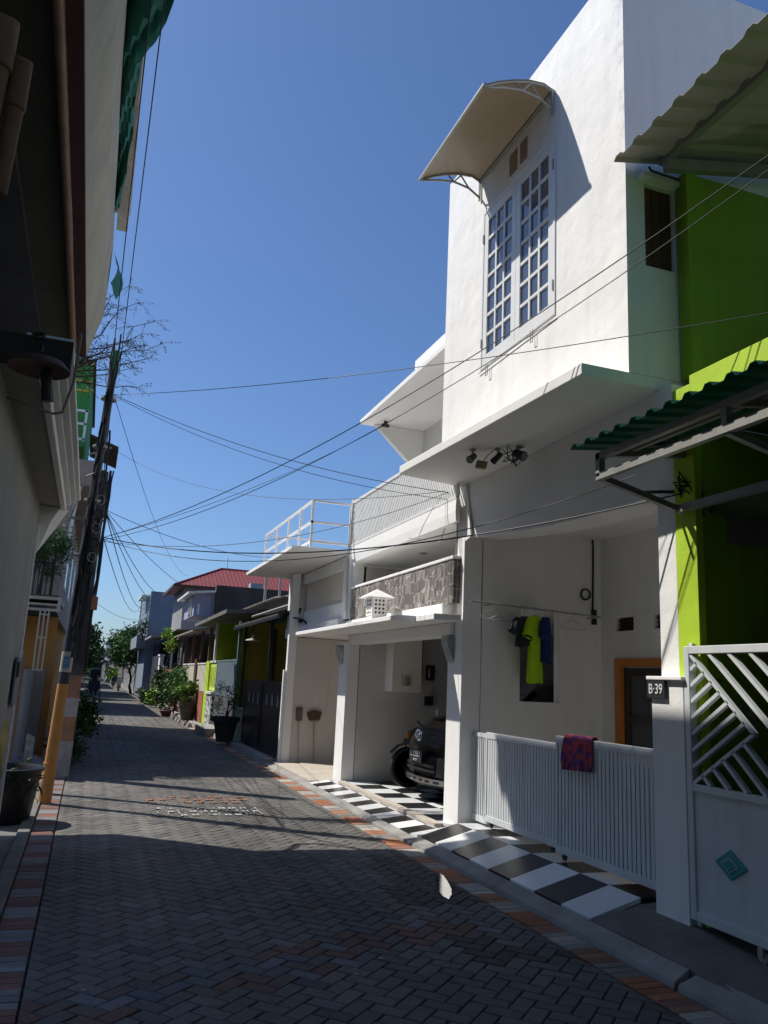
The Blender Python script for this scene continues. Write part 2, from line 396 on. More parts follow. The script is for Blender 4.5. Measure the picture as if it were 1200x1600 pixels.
# worn painted letters on the road: an orange row and a white row, too worn to read
def marks(name, x0, x1, y0, y1, n, m, seed):
    mb = MB(); r = random.Random(seed); w_ = (x1-x0)/n
    for i in range(n):
        if r.random() < .06: continue
        bx = x0+i*w_; bw = w_*.74; bh = y1-y0
        segs = r.sample([(0,0,.24,1),(.76,0,1,1),(0,.8,1,1),(0,.42,1,.6),(0,0,1,.2)], 3)
        for a,b,c,d in segs:
            # every stroke is worn into patches on single pavers
            nx = 2 if c-a > .5 else 1; ny = 4 if d-b > .5 else 1
            for p in range(nx):
                for q in range(ny):
                    if r.random() < .10: continue
                    sx = (c-a)/nx; sy = (d-b)/ny
                    X0 = bx+bw*(a+p*sx)+r.uniform(0,.012); X1 = bx+bw*(a+(p+1)*sx)-r.uniform(0,.012)
                    Y0_ = y0+bh*(b+q*sy)+r.uniform(0,.02); Y1_ = y0+bh*(b+(q+1)*sy)-r.uniform(0,.02)
                    mb.add([(X0+r.uniform(-.01,.01),Y0_,.013),(X1,Y0_+r.uniform(-.01,.01),.013),(X1+r.uniform(-.01,.01),Y1_,.013),(X0,Y1_,.013)], [(0,1,2,3)])
    return struct(name, mb, m)
marks('orange_road_marking', .85, 2.15, 10.55, 11.1, 9, mat('orange_road_paint', (.36,.15,.085), .85, .5, 25), 4)
marks('white_road_marking', .90, 2.12, 9.62, 10.2, 10, mat('white_road_paint', (.40,.40,.38), .85, .5, 25), 9)

lit = MB(); rg = random.Random(91)
for _ in range(70):
    x = rg.uniform(-.1, 3.0); y = rg.uniform(2.2, 16); s_ = rg.uniform(.006, .022); a = rg.uniform(0, 6.28); c_ = rg.choice([(.30,.29,.26),(.18,.13,.06),(.12,.10,.05),(.35,.34,.32)])
    lit.add([(x+s_*math.cos(a+q), y+s_*.6*math.sin(a+q), .013+.004*math.sin(q*2)) for q in (0,1.5,3.1,4.6)], [(0,1,2,3)], c_)
lo_ = emit('leaf_litter', lit, PAVER); tag(lo_, 'scattered leaves and paper bits on the pavers', 'litter'); lo_['kind'] = 'stuff'
# puddle by the kerb
pm = bpy.data.materials.new('water'); pm.use_nodes = True; nt = pm.node_tree
for n_ in list(nt.nodes): nt.nodes.remove(n_)
o_ = nt.nodes.new('ShaderNodeOutputMaterial'); mxs = nt.nodes.new('ShaderNodeMixShader'); tr = nt.nodes.new('ShaderNodeBsdfTransparent'); gl = nt.nodes.new('ShaderNodeBsdfGlossy')
fz = nt.nodes.new('ShaderNodeFresnel'); fz.inputs[0].default_value = 1.5; gl.inputs['Roughness'].default_value = .05; gl.inputs[0].default_value = (.7,.7,.7,1); tr.inputs[0].default_value = (.45,.43,.4,1)
nt.links.new(fz.outputs[0], mxs.inputs[0]); nt.links.new(tr.outputs[0], mxs.inputs[1]); nt.links.new(gl.outputs[0], mxs.inputs[2]); nt.links.new(mxs.outputs[0], o_.inputs[0])
def blob(cx, cy, rx, ry, rot, z, seed):
    mb = MB(); pts = []
    for k in range(48):
        a = 2*math.pi*k/48; r = 1+.35*noise.noise(Vector((math.cos(a)*1.3, math.sin(a)*1.3, seed)))+.12*noise.noise(Vector((math.cos(a)*5, math.sin(a)*5, seed)))
        x, y = rx*r*math.cos(a), ry*r*math.sin(a)
        pts.append((cx+x*math.cos(rot)-y*math.sin(rot), cy+x*math.sin(rot)+y*math.cos(rot), z))
    mb.add(pts, [tuple(range(48))]); return mb
pn = nt.nodes.new('ShaderNodeTexNoise'); pn.inputs['Scale'].default_value = 26; pn.inputs['Detail'].default_value = 3; pb = nt.nodes.new('ShaderNodeBump'); pb.inputs['Strength'].default_value = .25; pb.inputs['Distance'].default_value = .0016
nt.links.new(pn.outputs['Fac'], pb.inputs['Height']); nt.links.new(pb.outputs[0], gl.inputs['Normal'])

struct('puddle', blob(2.83, 6.28, .055, .40, -.33, .0125, 5.1), pm)

# right kerb, aprons and floors
kb = MB()
kb.hexa([(3.18,-9.0,-.03),(3.36,-9.0,-.03),(3.36,-9.0,.06),(3.20,-9.0,.02)], [(3.18,3.97,-.03),(3.36,3.97,-.03),(3.36,3.97,.08),(3.20,3.97,.03)])
kb.hexa([(3.18,4.0,-.03),(3.30,4.0,-.03),(3.30,4.0,.088),(3.20,4.0,.03)], [(3.18,7.9,-.03),(3.30,7.9,-.03),(3.30,7.9,.07),(3.20,7.9,.025)])
kb.hexa([(3.18,7.9,-.03),(3.30,7.9,-.03),(3.30,7.9,.045),(3.19,7.9,.02)], [(3.18,15.2,-.03),(3.30,15.2,-.03),(3.30,15.2,.045),(3.19,15.2,.02)])
kb.hexa([(3.18,15.2,-.03),(3.38,15.2,-.03),(3.38,15.2,.10),(3.22,15.2,.09)], [(3.18,120,-.03),(3.38,120,-.03),(3.38,120,.10),(3.22,120,.09)])
struct('kerb', kb, CONC, bevel=.006)
lk = MB(); lk.box(-.45,-.34,-25,34,-.03,.03); lk.box(-.55,-.40,34,130,-.03,.08); struct('left_kerb', lk, CONCD, bevel=.01)
nc = MB()
nc.grid([[(3.30,0,.03),(3.62,0,.08),(3.98,0,.12)],[(3.33,3.2,.05),(3.62,3.3,.10),(3.98,3.5,.15)],[(3.32,3.9,.075),(3.60,3.75,.13),(3.98,4.0,.17)],[(3.31,4.5,.088),(3.66,4.3,.175),(3.98,4.3,.195)],[(3.30,4.965,.085),(3.62,4.90,.165),(3.98,4.95,.20)]], th=.1, off=(0,0,-1))
nc.grid([[(3.36,y,.05) ,(4.0,y,.10)] for y in (-9,0)])
struct('concrete_ramp', nc, CONCD)
tl = MB(); rg = random.Random(11)
def zz(x, y):
    if y < 7.9: return .092+(min(x,3.70)-3.30)*.28-.004*(y-5)
    t = min(1, max(0, (y-7.9)/.35)); za = .092+(min(x,3.70)-3.30)*.28-.012
    if x < 3.70: zb = .045+(x-3.30)*.12
    else: zb = .115
    return za*(1-t)+zb*t
def tiles(x0, x1, y0, y1, s, ox=0, oy=0, sx=None, black=(.018,.018,.02), white=(.74,.75,.76)):
    sx = sx or s; i0 = int(math.floor((x0-ox)/sx+1e-6)); i1 = int(math.ceil((x1-ox)/sx)); j0 = int(math.floor((y0-oy)/s)); j1 = int(math.ceil((y1-oy)/s))
    for i in range(i0, i1):
        for j in range(j0, j1):
            a, b = max(x0, ox+i*sx), min(x1, ox+i*sx+sx); c, d = max(y0, oy+j*s), min(y1, oy+j*s+s)
            if b-a < .01 or d-c < .01: continue
            k = rg.uniform(.85, 1.1); col = white if (i+j) % 2 == 0 else black; col = tuple(q*k for q in col)
            e = .002
            P = [(a+e,c+e),(b-e,c+e),(b-e,d-e),(a+e,d-e)]
            tl.add([(x,y,zz(x,y)) for x,y in P]+[(x,y,zz(x,y)-.03) for x,y in P], [(0,1,2,3),(0,4,5,1),(1,5,6,2),(2,6,7,3),(3,7,4,0)], col)
tiles(3.305, 3.98, 4.955, 7.9, .37, 3.305, 4.95, .40)
tiles(3.98, 5.5, 4.75, 7.98, .37, 3.305, 4.95, .40)
tiles(3.305, 3.62, 7.9, 12.3, .30, 3.305, 7.9)
tiles(3.72, 8.5, 8.1, 11.85, .42, 3.72, 8.1)
struct('checkered_tiles', tl, TILE)
th_ = MB(); th_.box(3.622,3.718,8.3,11.85,.03,.125); th_.box(3.31,3.75,12.3,15.0,.0,.07); th_.box(3.75,6.5,12.0,15.0,.0,.085)
struct('threshold', th_, mat('pale_threshold', (.50,.45,.38), .7, .15, 3, .3))
gt = MB(); gt.grid([[(x,y,z) for x,z in ((3.30,.06),(3.70,.165),(5.6,.165))] for y in (4.6,7.98)]); gt.grid([[(x,y,z) for x,z in ((3.2,.0),(3.7,.05),(9,.08))] for y in (7.98,15.3)])
struct('grout_bed', gt, CONC)
rp = MB(); rp.grid([[(x, y, .07) for x in (3.38, 9)] for y in (15.2, 120)]); struct('right_pavement', rp, CONC)
lp = MB(); lp.grid([[(x, y, .0) for x in (-6, -.45)] for y in (-10, 34)]); struct('left_pavement', lp, CONCD)
# ------------------------------------------------------------------ the white house with number plate
H = thing('white_house', 'tall white two storey house with arched window awning, stone balcony and plate B-39', 'house', (3.75, 8, 0))
def part(name, mb, m, parent=None, **k): return emit(name, mb, m, parent or H, **k)
# upper box with the window opening
XB = 3.49; T = .14; ZB, ZT = 3.865, 7.52
w1 = MB()
wy0, wy1, wz0, wz1 = 5.71, 7.17, 4.76, 6.57
w1.box(XB, XB+T, 4.70, wy0, ZB, ZT); w1.box(XB, XB+T, wy1, 8.13, ZB, ZT)
w1.box(XB, XB+T, wy0, wy1, ZB, wz0); w1.box(XB, XB+T, wy0, wy1, wz1, ZT)
# flank towards the camera with side window opening
w1.box(XB+T, 3.66, 4.70, 4.84, ZB, ZT); w1.box(3.94, 8, 4.70, 4.84, ZB, ZT)
w1.box(3.66, 3.94, 4.70, 4.84, ZB, 4.76); w1.box(3.66, 3.94, 4.70, 4.84, 5.46, ZT)
w1.box(XB+T, 8, 7.99, 8.13, ZB, ZT); w1.box(7.86, 8, 4.84, 7.99, ZB, ZT); w1.box(XB+T, 7.86, 4.84, 7.99, ZT-.15, ZT-.02)
part('upper_wall', w1, WALLM)
cp = MB(); cp.box(3.58, 4.6, 4.685, 4.697, 5.475, 5.56); cp.box(3.60,4.0,4.62,4.70,5.47,5.50)
part('window_hood', cp, WHITE2)
# side window: dark shutter
sw = MB()
for k in range(3): sw.box(3.665+k*.092, 3.75+k*.092, 4.74, 4.76, 4.765, 5.455)
swo = part('side_window', sw, BROWNW); dk = MB(); dk.box(3.66,3.94,4.79,4.80,4.76,5.46); part('pane', dk, DARK, swo)
# corner streak of grime on the box (a real stain, thin)
# ledge with lip
lg = MB(); lg.hexa([(3.08,4.69,3.77),(3.88,4.69,3.77),(3.88,4.69,3.86),(3.08,4.69,3.86)], [(2.94,7.99,3.77),(3.88,8.20,3.77),(3.88,8.20,3.86),(2.94,7.99,3.86)])
part('ledge', lg, WHITE2, bevel=.008)
lb = MB(); lb.box(3.885, 8, 4.70, 8.2, 3.775, 3.86); part('floor_slab', lb, WHITE2)
# slanted fascia below the ledge
fa = MB()
ys = [4.55+i*(8.02-4.55)/10 for i in range(11)]
def zb(y): t = (y-4.55)/3.47; return 3.0+.17*t-.07*math.sin(math.pi*t)
rows = [[(3.775,y,3.768),(3.78,y,3.5),(3.80,y,zb(y)),(4.20,y,zb(y)+.01),(4.20,y,3.768)] for y in ys]
fa.grid(rows)
part('fascia', fa, WHITE2, smooth=False)
pc = MB(); pc.box(4.201, 5.6, 4.56, 8.0, 3.30, 3.38); part('porch_ceiling', pc, WHITE2)
# porch walls
dv = MB()
oy0, oz0, oz1, ox0, ox1 = 8.0, 1.42, 2.43, 4.45, 4.95
dv.box(3.98, ox0, 8.0, 8.12, .1, 3.76); dv.box(ox1, 5.5, 8.0, 8.12, .1, 3.76)
dv.box(ox0, ox1, 8.0, 8.12, .1, oz0); dv.box(ox0, ox1, 8.0, 8.12, oz1, 3.76)
part('porch_side_wall', dv, WHITE)
bw = MB(); dy0, dy1 = 5.95, 7.72
bw.box(5.5, 5.64, dy1, 8.12, .1, 3.76); bw.box(5.5, 5.64, 4.70, dy0, .1, 3.76); bw.box(5.5, 5.64, dy0, dy1, 1.93, 2.23)
bw.box(5.5, 5.64, dy0, dy1, 2.38, 3.76); bw.box(5.5, 5.64, dy0, 6.78, 2.23, 2.38); bw.box(5.5,5.64,7.06,7.40,2.23,2.38)
part('porch_back_wall', bw, WHITE)
for a in ((7.40, 7.72), (6.78, 7.06)):
    v = MB(); v.box(5.56, 5.60, a[0], a[1], 2.23, 2.38)
    for k in range(3): v.box(5.53, 5.56, a[0], a[1], 2.25+k*.045, 2.262+k*.045)
    part('air_vent', v, mat('vent_brown', (.06,.03,.025), .8, .2))
ps = MB(); ps.box(3.95, 5.5, 4.58, 4.70, .1, 3.76); part('party_wall', ps, WHITE)
# door
df = MB(); df.box(5.47, 5.60, dy1-.10, dy1-.002, .2, 1.93); df.box(5.47, 5.60, dy0, dy1-.102, 1.84, 1.928); df.box(5.47,5.60,dy0+.002,dy0+.10,.2,1.838)
fr_ = part('door_frame', df, ORANGE, bevel=.004)
dl = MB()
for a, b in ((6.86, 7.61), (6.06, 6.85)):
    dl.box(5.52, 5.56, a, b, .22, .75); dl.box(5.52,5.56,a,a+.09,.75,1.83); dl.box(5.52,5.56,b-.09,b,.75,1.83); dl.box(5.52,5.56,a+.09,b-.09,1.74,1.83); dl.box(5.52,5.56,a+.09,b-.09,1.25,1.33)
door = part('door', dl, mat('dark_door_wood', (.035,.025,.022), .5, .2, 6, .1))
dg = MB(); dg.box(5.535, 5.545, 6.15, 7.52, .75, 1.74); part('pane', dg, mat('dim_glass', (.05,.055,.06), .15, .1), door)
hd = MB(); hd.tube([(5.50,6.93,1.0),(5.47,6.93,1.0),(5.47,6.93,.9)], .008, 6); part('handle', hd, CHROME, door)
# garage pillar with the flare under the ledge, and columns
gp = MB(); gp.box(3.75, 3.975, 8.002, 8.37, .05, 2.08); gp.box(3.75, 3.97, 8.004, 8.21, 2.08, 3.765)
part('garage_pillar', gp, WHITE2, bevel=.006)
fl = MB(); fl.prism([(8.0,3.765),(7.86,3.15),(8.0,3.12)], 0, 3.752, 3.772)
part('pillar_bracket', fl, WHITE2)
gl_ = MB(); gl_.box(3.66, 3.85, 11.86, 12.27, .0, 2.12); gl_.box(3.70, 3.90, 11.87, 12.0, 2.12, 4.36); part('garage_pillar', gl_, WHITE2, bevel=.006)
# the street pillar with plate
sp = MB(); sp.box(3.745, 3.95, 4.55, 4.74, 1.68, 3.765); sp.box(3.66, 3.95, 4.42, 4.74, .05, 1.655); sp.box(3.63,3.97,4.40,4.76,1.655,1.68)
spo = part('street_pillar', sp, WHITE, bevel=.005)
npb = MB(); npb.box(3.635, 3.658, 4.575, 4.755, 1.535, 1.652); pl = part('number_plate', npb, mat('plate_black', (.02,.022,.025), .5, .1), spo, bevel=.002)
nt_ = MB(); place_text(nt_, 'B·39', .095, (3.632, 4.662, 1.592), (0,-1,0), (0,0,1), .85); part('lettering', nt_, mat('lettering_white', (.75,.75,.75), .5, .02), pl)
# garage interior
gw = MB(); gw.box(3.86, 8.6, 11.87, 11.98, .05, 3.3); gw.box(8.5, 8.6, 8.12, 11.87, .05, 3.3); gw.box(5.64, 8.5, 8.01, 8.12, .05, 3.3)
part('garage_wall', gw, mat('garage_grey_plaster', (.60,.585,.55), .9, .06, 1.5, .4, 40, streak=.1))
gc = MB(); gc.box(3.98, 8.5, 8.121, 11.869, 2.45, 2.6); part('garage_ceiling', gc, WHITE2)
gb = MB(); gb.box(3.70, 3.95, 8.215, 11.86, 2.10, 2.235); part('garage_beam', gb, WHITE2, bevel=.006)
# canopy slab over the garage
cn = MB(); cn.prism([(3.10,2.235),(3.10,2.285),(3.16,2.30),(3.72,2.31),(3.72,2.24)], 1, 8.50, 12.95)
cn.prism([(3.40,2.238),(3.40,2.30),(3.72,2.308),(3.72,2.238)], 1, 7.98, 8.497)
part('canopy_slab', cn, WHITE2, bevel=.004)
# metal brackets on the pillars
for (y0_, y1_, x) in ((8.20, 8.365, 3.745), (12.05, 12.22, 3.655)):
    b_ = MB(); b_.prism([(x, 2.09), (x-.08, 2.09), (x-.08, 2.0), (x, 1.80)], 1, y0_, y1_)
    part('pillar_capital', b_, mat('grey_marble', (.45,.48,.46), .35, .5, 7, .1), bevel=.004)
# pale cupboard and meters on the garage far wall
cb = MB(); cb.box(4.28, 4.75, 11.55, 11.868, 1.43, 2.44); cbo = part('meter_recess_panel', cb, mat('cream_board', (.86,.82,.74), .7, .05, 3), bevel=.004)
m1 = MB(); m1.box(4.48,4.56,11.50,11.548,1.52,1.66); m1.tube([(4.44,11.53,1.70),(4.44,11.53,1.53),(4.49,11.53,1.53)], .008, 6); part('socket_box', m1, mat('socket_tan', (.35,.27,.2), .6, .1), cbo, bevel=.003)
m2 = MB(); m2.box(4.95, 5.07, 11.79, 11.868, 1.62, 1.85); part('electric_meter', m2, BLACKP, bevel=.006)
m4 = MB(); m4.box(4.965,4.985,11.775,11.789,1.66,1.80); part('meter_label', m4, mat('pale_label', (.5,.48,.45), .6))
m3 = MB(); m3.box(4.94, 5.07, 11.80, 11.868, 1.24, 1.38); part('electric_meter', m3, BLACKP, bevel=.006)
cbx = MB(); cbx.tube([(4.89,11.86,2.4),(4.885,11.86,1.95),(4.90,11.86,1.72),(4.95,11.84,1.68)], .006, 5); cbx.tube([(5.05,11.86,1.62),(5.10,11.86,1.5),(5.04,11.86,1.38)], .005, 5); part('conduit', cbx, mat('conduit_grey', (.25,.24,.22), .7))
# stone clad balcony front
st = MB(); st.box(3.665, 3.80, 8.10, 11.85, 2.44, 2.93); stm = bpy.data.materials.new('stone_cladding'); stm.use_nodes = True; nt = stm.node_tree
tc = nt.nodes.new('ShaderNodeTexCoord'); mp = nt.nodes.new('ShaderNodeMapping'); mp.inputs['Scale'].default_value = (1, 14, 7.5); vo = nt.nodes.new('ShaderNodeTexVoronoi'); vo.feature = 'DISTANCE_TO_EDGE'; vo.inputs['Scale'].default_value = 1.; vo.inputs['Randomness'].default_value = .55
vc = nt.nodes.new('ShaderNodeTexVoronoi'); vc.inputs['Scale'].default_value = 1.; vc.inputs['Randomness'].default_value = .55
nt.links.new(tc.outputs['Object'], mp.inputs[0]); nt.links.new(mp.outputs[0], vo.inputs['Vector']); nt.links.new(mp.outputs[0], vc.inputs['Vector'])
cr = nt.nodes.new('ShaderNodeMapRange'); cr.inputs[1].default_value = .015; cr.inputs[2].default_value = .05; nt.links.new(vo.outputs['Distance'], cr.inputs[0])
hs = nt.nodes.new('ShaderNodeMapRange'); hs.inputs[3].default_value = .55; hs.inputs[4].default_value = 1.45; sepc = nt.nodes.new('ShaderNodeSeparateColor'); nt.links.new(vc.outputs['Color'], sepc.inputs[0]); nt.links.new(sepc.outputs[0], hs.inputs[0])
sv = nt.nodes.new('ShaderNodeVectorMath'); sv.operation = 'SCALE'; sv.inputs[0].default_value = (.17,.15,.135); nt.links.new(hs.outputs[0], sv.inputs['Scale'])
mx = nt.nodes.new('ShaderNodeMix'); mx.data_type = 'RGBA'; mx.inputs[6].default_value = (.42,.40,.37,1); nt.links.new(cr.outputs[0], mx.inputs[0]); nt.links.new(sv.outputs[0], mx.inputs[7]); nt.links.new(mx.outputs[2], nt.nodes['Principled BSDF'].inputs['Base Color'])
bp = nt.nodes.new('ShaderNodeBump'); bp.inputs['Distance'].default_value = .01; nt.links.new(cr.outputs[0], bp.inputs['Height']); nt.links.new(bp.outputs[0], nt.nodes['Principled BSDF'].inputs['Normal']); nt.nodes['Principled BSDF'].inputs['Roughness'].default_value = .85
part('stone_parapet', st, stm)
sc_ = MB(); sc_.box(3.65, 3.81, 8.09, 11.86, 2.93, 2.965); sc_.box(3.60, 3.82, 8.22, 11.86, 2.315, 2.438); part('parapet_coping', sc_, WHITE2, bevel=.005)
# recess behind the stone balcony
rc = MB(); rc.box(5.4, 5.5, 8.2, 12.0, 2.6, 3.33); rc.box(3.9, 5.4, 11.88, 11.98, 2.61, 3.33); rc.box(3.98, 5.4, 8.05, 8.19, 2.61, 3.33); part('balcony_recess_wall', rc, WHITE)
bs = MB(); bs.box(3.66, 5.5, 8.214, 11.868, 3.34, 3.44); part('upper_slab', bs, WHITE2)
fcx = MB()
rows = []
for i in range(13):
    y = 8.03+i*(11.87-8.03)/12; t = i/12; up_ = 3.60
    rows.append([(3.648,y,3.335+.0*t),(3.64,y,3.45),(3.645,y,3.59)])
fcx.grid(rows, th=.05, off=(1,0,0)); part('slab_fascia', fcx, WHITE2)
for yy in (8.7, 10.3):
    dlt = MB(); dlt.lathe([(.06,0),(.05,-.015),(.0,-.016)], (4.2, yy, 3.338), 14); part('downlight', dlt, mat('downlight_grey', (.35,.35,.35), .5))
# lattice railing
lt = MB(); lt.box(3.645, 3.685, 8.03, 11.98, 4.29, 4.33); lt.box(3.645, 3.685, 8.03, 11.98, 3.60, 3.63); lt.box(3.64,3.70,11.95,12.0,3.60,4.36)
for k in range(-6, 66):
    ya2 = 8.04+k*.06; yb2 = ya2+.40; z0q, z1q = 3.63, 4.29
    if ya2 < 8.04: z0q = 3.63+.66*(8.04-ya2)/.40; ya2 = 8.04
    if yb2 > 11.95: z1q = 4.29-.66*(yb2-11.95)/.40; yb2 = 11.95
    if z1q-z0q > .05: lt.bar((3.665, ya2, z0q), (3.665, yb2, z1q), .014, .026)
lt.bar((3.665,8.03,4.29),(3.665,8.03,3.63),.03)
part('lattice_railing', lt, WPAINT)
# terrace behind the lattice
tf = MB(); tf.box(3.70, 5.2, 8.14, 11.98, 3.50, 3.55); part('terrace_floor', tf, WHITE2)
# upper rear storey with eave and wing wall
up = MB()
up.box(4.62, 8, 8.14, 11.6, 3.55, 4.55)
up.box(4.62, 4.74, 10.55, 11.6, 4.55, 5.50); up.box(4.62,4.74,8.14,9.4,4.55,5.5); up.box(4.62,4.74,9.4,10.55,5.35,5.5); up.box(4.74,8,11.48,11.6,4.55,5.5); up.box(4.5,8,8.14,11.7,5.62,6.75)
part('rear_wall', up, WHITE)
rw = MB(); rw.box(4.66,4.68,9.4,10.55,4.55,5.35); rwo = part('rear_window', rw, GLASS); rf = MB(); rf.box(4.63,4.67,9.4,9.47,4.56,5.35); rf.box(4.63,4.67,10.48,10.55,4.56,5.35); rf.box(4.63,4.67,9.47,10.48,5.28,5.35); rf.box(4.63,4.67,9.94,10.0,4.56,5.28); part('frame', rf, WPAINT, rwo)
ev = MB(); ev.box(3.585, 4.9, 8.14, 11.62, 5.50, 5.57); part('eave', ev, WHITE2, bevel=.005)
wg = MB(); wg.prism([(3.80,5.495),(4.615,5.495),(4.615,4.42),(4.5,4.85)], 1, 11.48, 11.58); wg.prism([(4.46,3.56),(4.615,3.56),(4.615,4.95),(4.5,4.9)],1,11.49,11.57); part('wing_wall', wg, WHITE2)
# second bay: wall above, side wall, post, roof slab
b2 = MB()
b2.box(3.60, 3.72, 12.28, 15.9, 2.315, 2.50); b2.box(3.70, 3.74, 12.28, 15.7, 2.50, 2.78)
b2.box(3.62, 3.74, 15.7, 15.92, 2.50, 3.48); b2.box(3.66,3.74,12.0,12.3,2.5,3.48); b2.box(3.66, 3.74, 12.3, 15.7, 3.30, 3.48)

part('bay_wall', b2, WHITE)
b3 = MB(); b3.box(3.742, 3.80, 12.3, 15.7, 2.78, 3.30); part('recessed_panel', b3, mat('warm_plaster', (.72,.64,.52), .9, .05, 2, .2))
b4 = MB(); b4.box(3.60, 6.5, 14.92, 15.04, .05, 2.3); part('bay_side_wall', b4, mat('warm_white_plaster', (.62,.59,.54), .9, .07, 1.2, .3, 40, streak=.3, dirt=(.42,.32,.2)))
b5 = MB(); b5.box(3.45, 3.60, 14.9, 15.02, .0, 3.49); b5.box(3.40,3.45,14.93,15.0,.0,1.7); part('bay_post', b5, WHITE2, bevel=.005)
b6 = MB(); b6.box(6.4,6.5,12,14.92,.05,2.3); b6.box(3.75,6.5,11.99,12.05,.05,2.3); b6.box(3.75,6.4,12.05,14.92,2.31,2.4); part('bay_rear_wall', b6, WHITE2)
b7 = MB(); b7.box(2.74, 3.78, 12.08, 15.95, 3.50, 3.56); part('roof_slab', b7, WHITE2, bevel=.006)
b8 = MB(); b8.box(3.78, 6.5, 12.08, 15.95, 3.50, 3.6); part('rear_roof_slab', b8, WHITE2)
# tubular railing on the slab
rl = MB(); zt, zm, zl = 4.29, 3.95, 3.62
for y in (12.12, 12.9, 13.75, 14.7, 15.75): rl.box(3.03, 3.065, y, y+.035, 3.56, zt)
for z in (zt, zm): rl.box(3.03, 3.065, 12.12, 15.785, z, z+.035)
rl.box(3.031,3.064,12.155,15.75,zl+.02,zl+.05)
for z in (zt, zm, zl+.02):
    rl.box(3.066, 3.66, 12.122, 12.152, z+.002, z+.033)
    rl.box(3.066, 4.6, 15.752, 15.782, z+.002, z+.033)
rl.box(3.66,3.695,12.12,12.155,3.56,zt+.035)
for y in (12.9,13.75,14.7): pass
part('slab_railing', rl, WPAINT)
bl = MB(); bl.lathe([(.03,0),(.045,.02),(.03,.10),(.0,.11)], (3.60,14.7,2.6), 12, axis=1); bl.tube([(3.69,14.6,2.55),(3.60,14.6,2.62),(3.52,14.9,2.66)], .02, 6); part('wall_lamp', bl, BLACKM)

# ------- large window
WN = MB(); x = 3.478
WN.box(x, x+.05, wy0+.0, wy0+.035, wz0, wz1); WN.box(x, x+.05, wy1-.035, wy1, wz0, wz1)
WN.box(x, x+.05, wy0+.035, wy1-.035, wz1-.035, wz1); WN.box(x, x+.05, wy0+.035, wy1-.035, wz0, wz0+.035)
win = part('window', WN, WPAINT, bevel=.003)
for (a, b) in ((wy0+.038, (wy0+wy1)/2-.002), ((wy0+wy1)/2+.002, wy1-.038)):
    s = MB(); z0_, z1_ = wz0+.038, wz1-.038; e = .085
    s.box(x+.006, x+.046, a, a+e, z0_, z1_); s.box(x+.006, x+.046, b-e, b, z0_, z1_)
    s.box(x+.0062, x+.0458, a+e, b-e, z0_, z0_+.10); s.box(x+.0062, x+.0458, a+e, b-e, z1_-.10, z1_)
    iw = (b-a-2*e); ih = (z1_-z0_-.20)
    for k in (1, 2): s.box(x+.010, x+.042, a+e+iw*k/3-.016, a+e+iw*k/3+.016, z0_+.10, z1_-.10)
    for k in range(1, 7):
        zc = z0_+.10+ih*k/7
        for q in range(3):
            s.box(x+.0105, x+.0415, a+e+iw*q/3+(.016 if q else 0), a+e+iw*(q+1)/3-(.016 if q < 2 else 0), zc-.016, zc+.016)
    part('sash', s, WPAINT, win, bevel=.002)
    p = MB(); p.box(x+.026, x+.030, a+e, b-e, z0_+.1, z1_-.1); part('pane', p, GLASS, win)
hk = MB()
for y in (6.05, 6.95): hk.bar((x-.02, y, wz0-.12), (x-.02, y, wz0-.005), .006); hk.bar((x-.02, y+.04, wz0-.12), (x-.02, y+.04, wz0-.005), .006); hk.bar((x-.02,y,wz0-.12),(x-.02,y+.04,wz0-.12),.006)
hk.box(x-.008,x-.001,wy0-.02,wy1+.02,wz0-.028,wz0-.022)
for zz_ in (5.0, 6.2):
    hk.box(x-.01, x, wy0+.02, wy0+.035, zz_, zz_+.10); hk.box(x-.01, x, wy1-.035, wy1-.02, zz_, zz_+.10)
part('hinges_and_hooks', hk, STEEL, win)
bk = MB(); bk.box(3.70,3.72,5.6,7.3,4.6,6.7); part('curtain', bk, mat('dark_curtain', (.05,.06,.09), .9, .2), win)
for (a, b) in ((6.44, 6.60), (6.24, 6.38)):
    v = MB(); v.box(XB-.004, XB-.001, a, b, 6.66, 6.90); v.box(XB-.007,XB-.004,a+.03,b-.0,6.66,6.88); part('vent_block', v, mat('vent_terracotta', (.36,.25,.18), .9, .2))
# awning
ya, yb = 5.74, 7.27; x0_, x1_ = 2.77, 3.488
prof = [(3.488,7.03),(3.38,7.075),(3.22,7.06),(3.06,7.01),(2.92,6.95),(2.77,6.865)]
aw = MB(); aw.grid([[(px_, y_, pz_) for px_, pz_ in prof] for y_ in [ya+(yb-ya)*i/6 for i in range(7)]], th=.006, off=(0,0,-1))
awm = bpy.data.materials.new('awning_polycarbonate'); awm.use_nodes = True; nt = awm.node_tree; b = nt.nodes['Principled BSDF']; b.inputs['Base Color'].default_value = (.34,.30,.24,1); b.inputs['Roughness'].default_value = .35
tl_ = nt.nodes.new('ShaderNodeBsdfTranslucent'); tl_.inputs[0].default_value = (.36,.29,.20,1); mxx = nt.nodes.new('ShaderNodeMixShader'); mxx.inputs[0].default_value = .4
nt.links.new(b.outputs[0], mxx.inputs[1]); nt.links.new(tl_.outputs[0], mxx.inputs[2]); nt.links.new(mxx.outputs[0], nt.nodes['Material Output'].inputs[0])
awo = part('awning', aw, awm, smooth=True)
af = MB(); af.bar((2.765,ya-.01,6.86),(2.765,yb+.01,6.86),.025); af.bar((3.475,ya,7.02),(3.475,yb,7.02),.03); part('edge_rail', af, STEEL, awo)
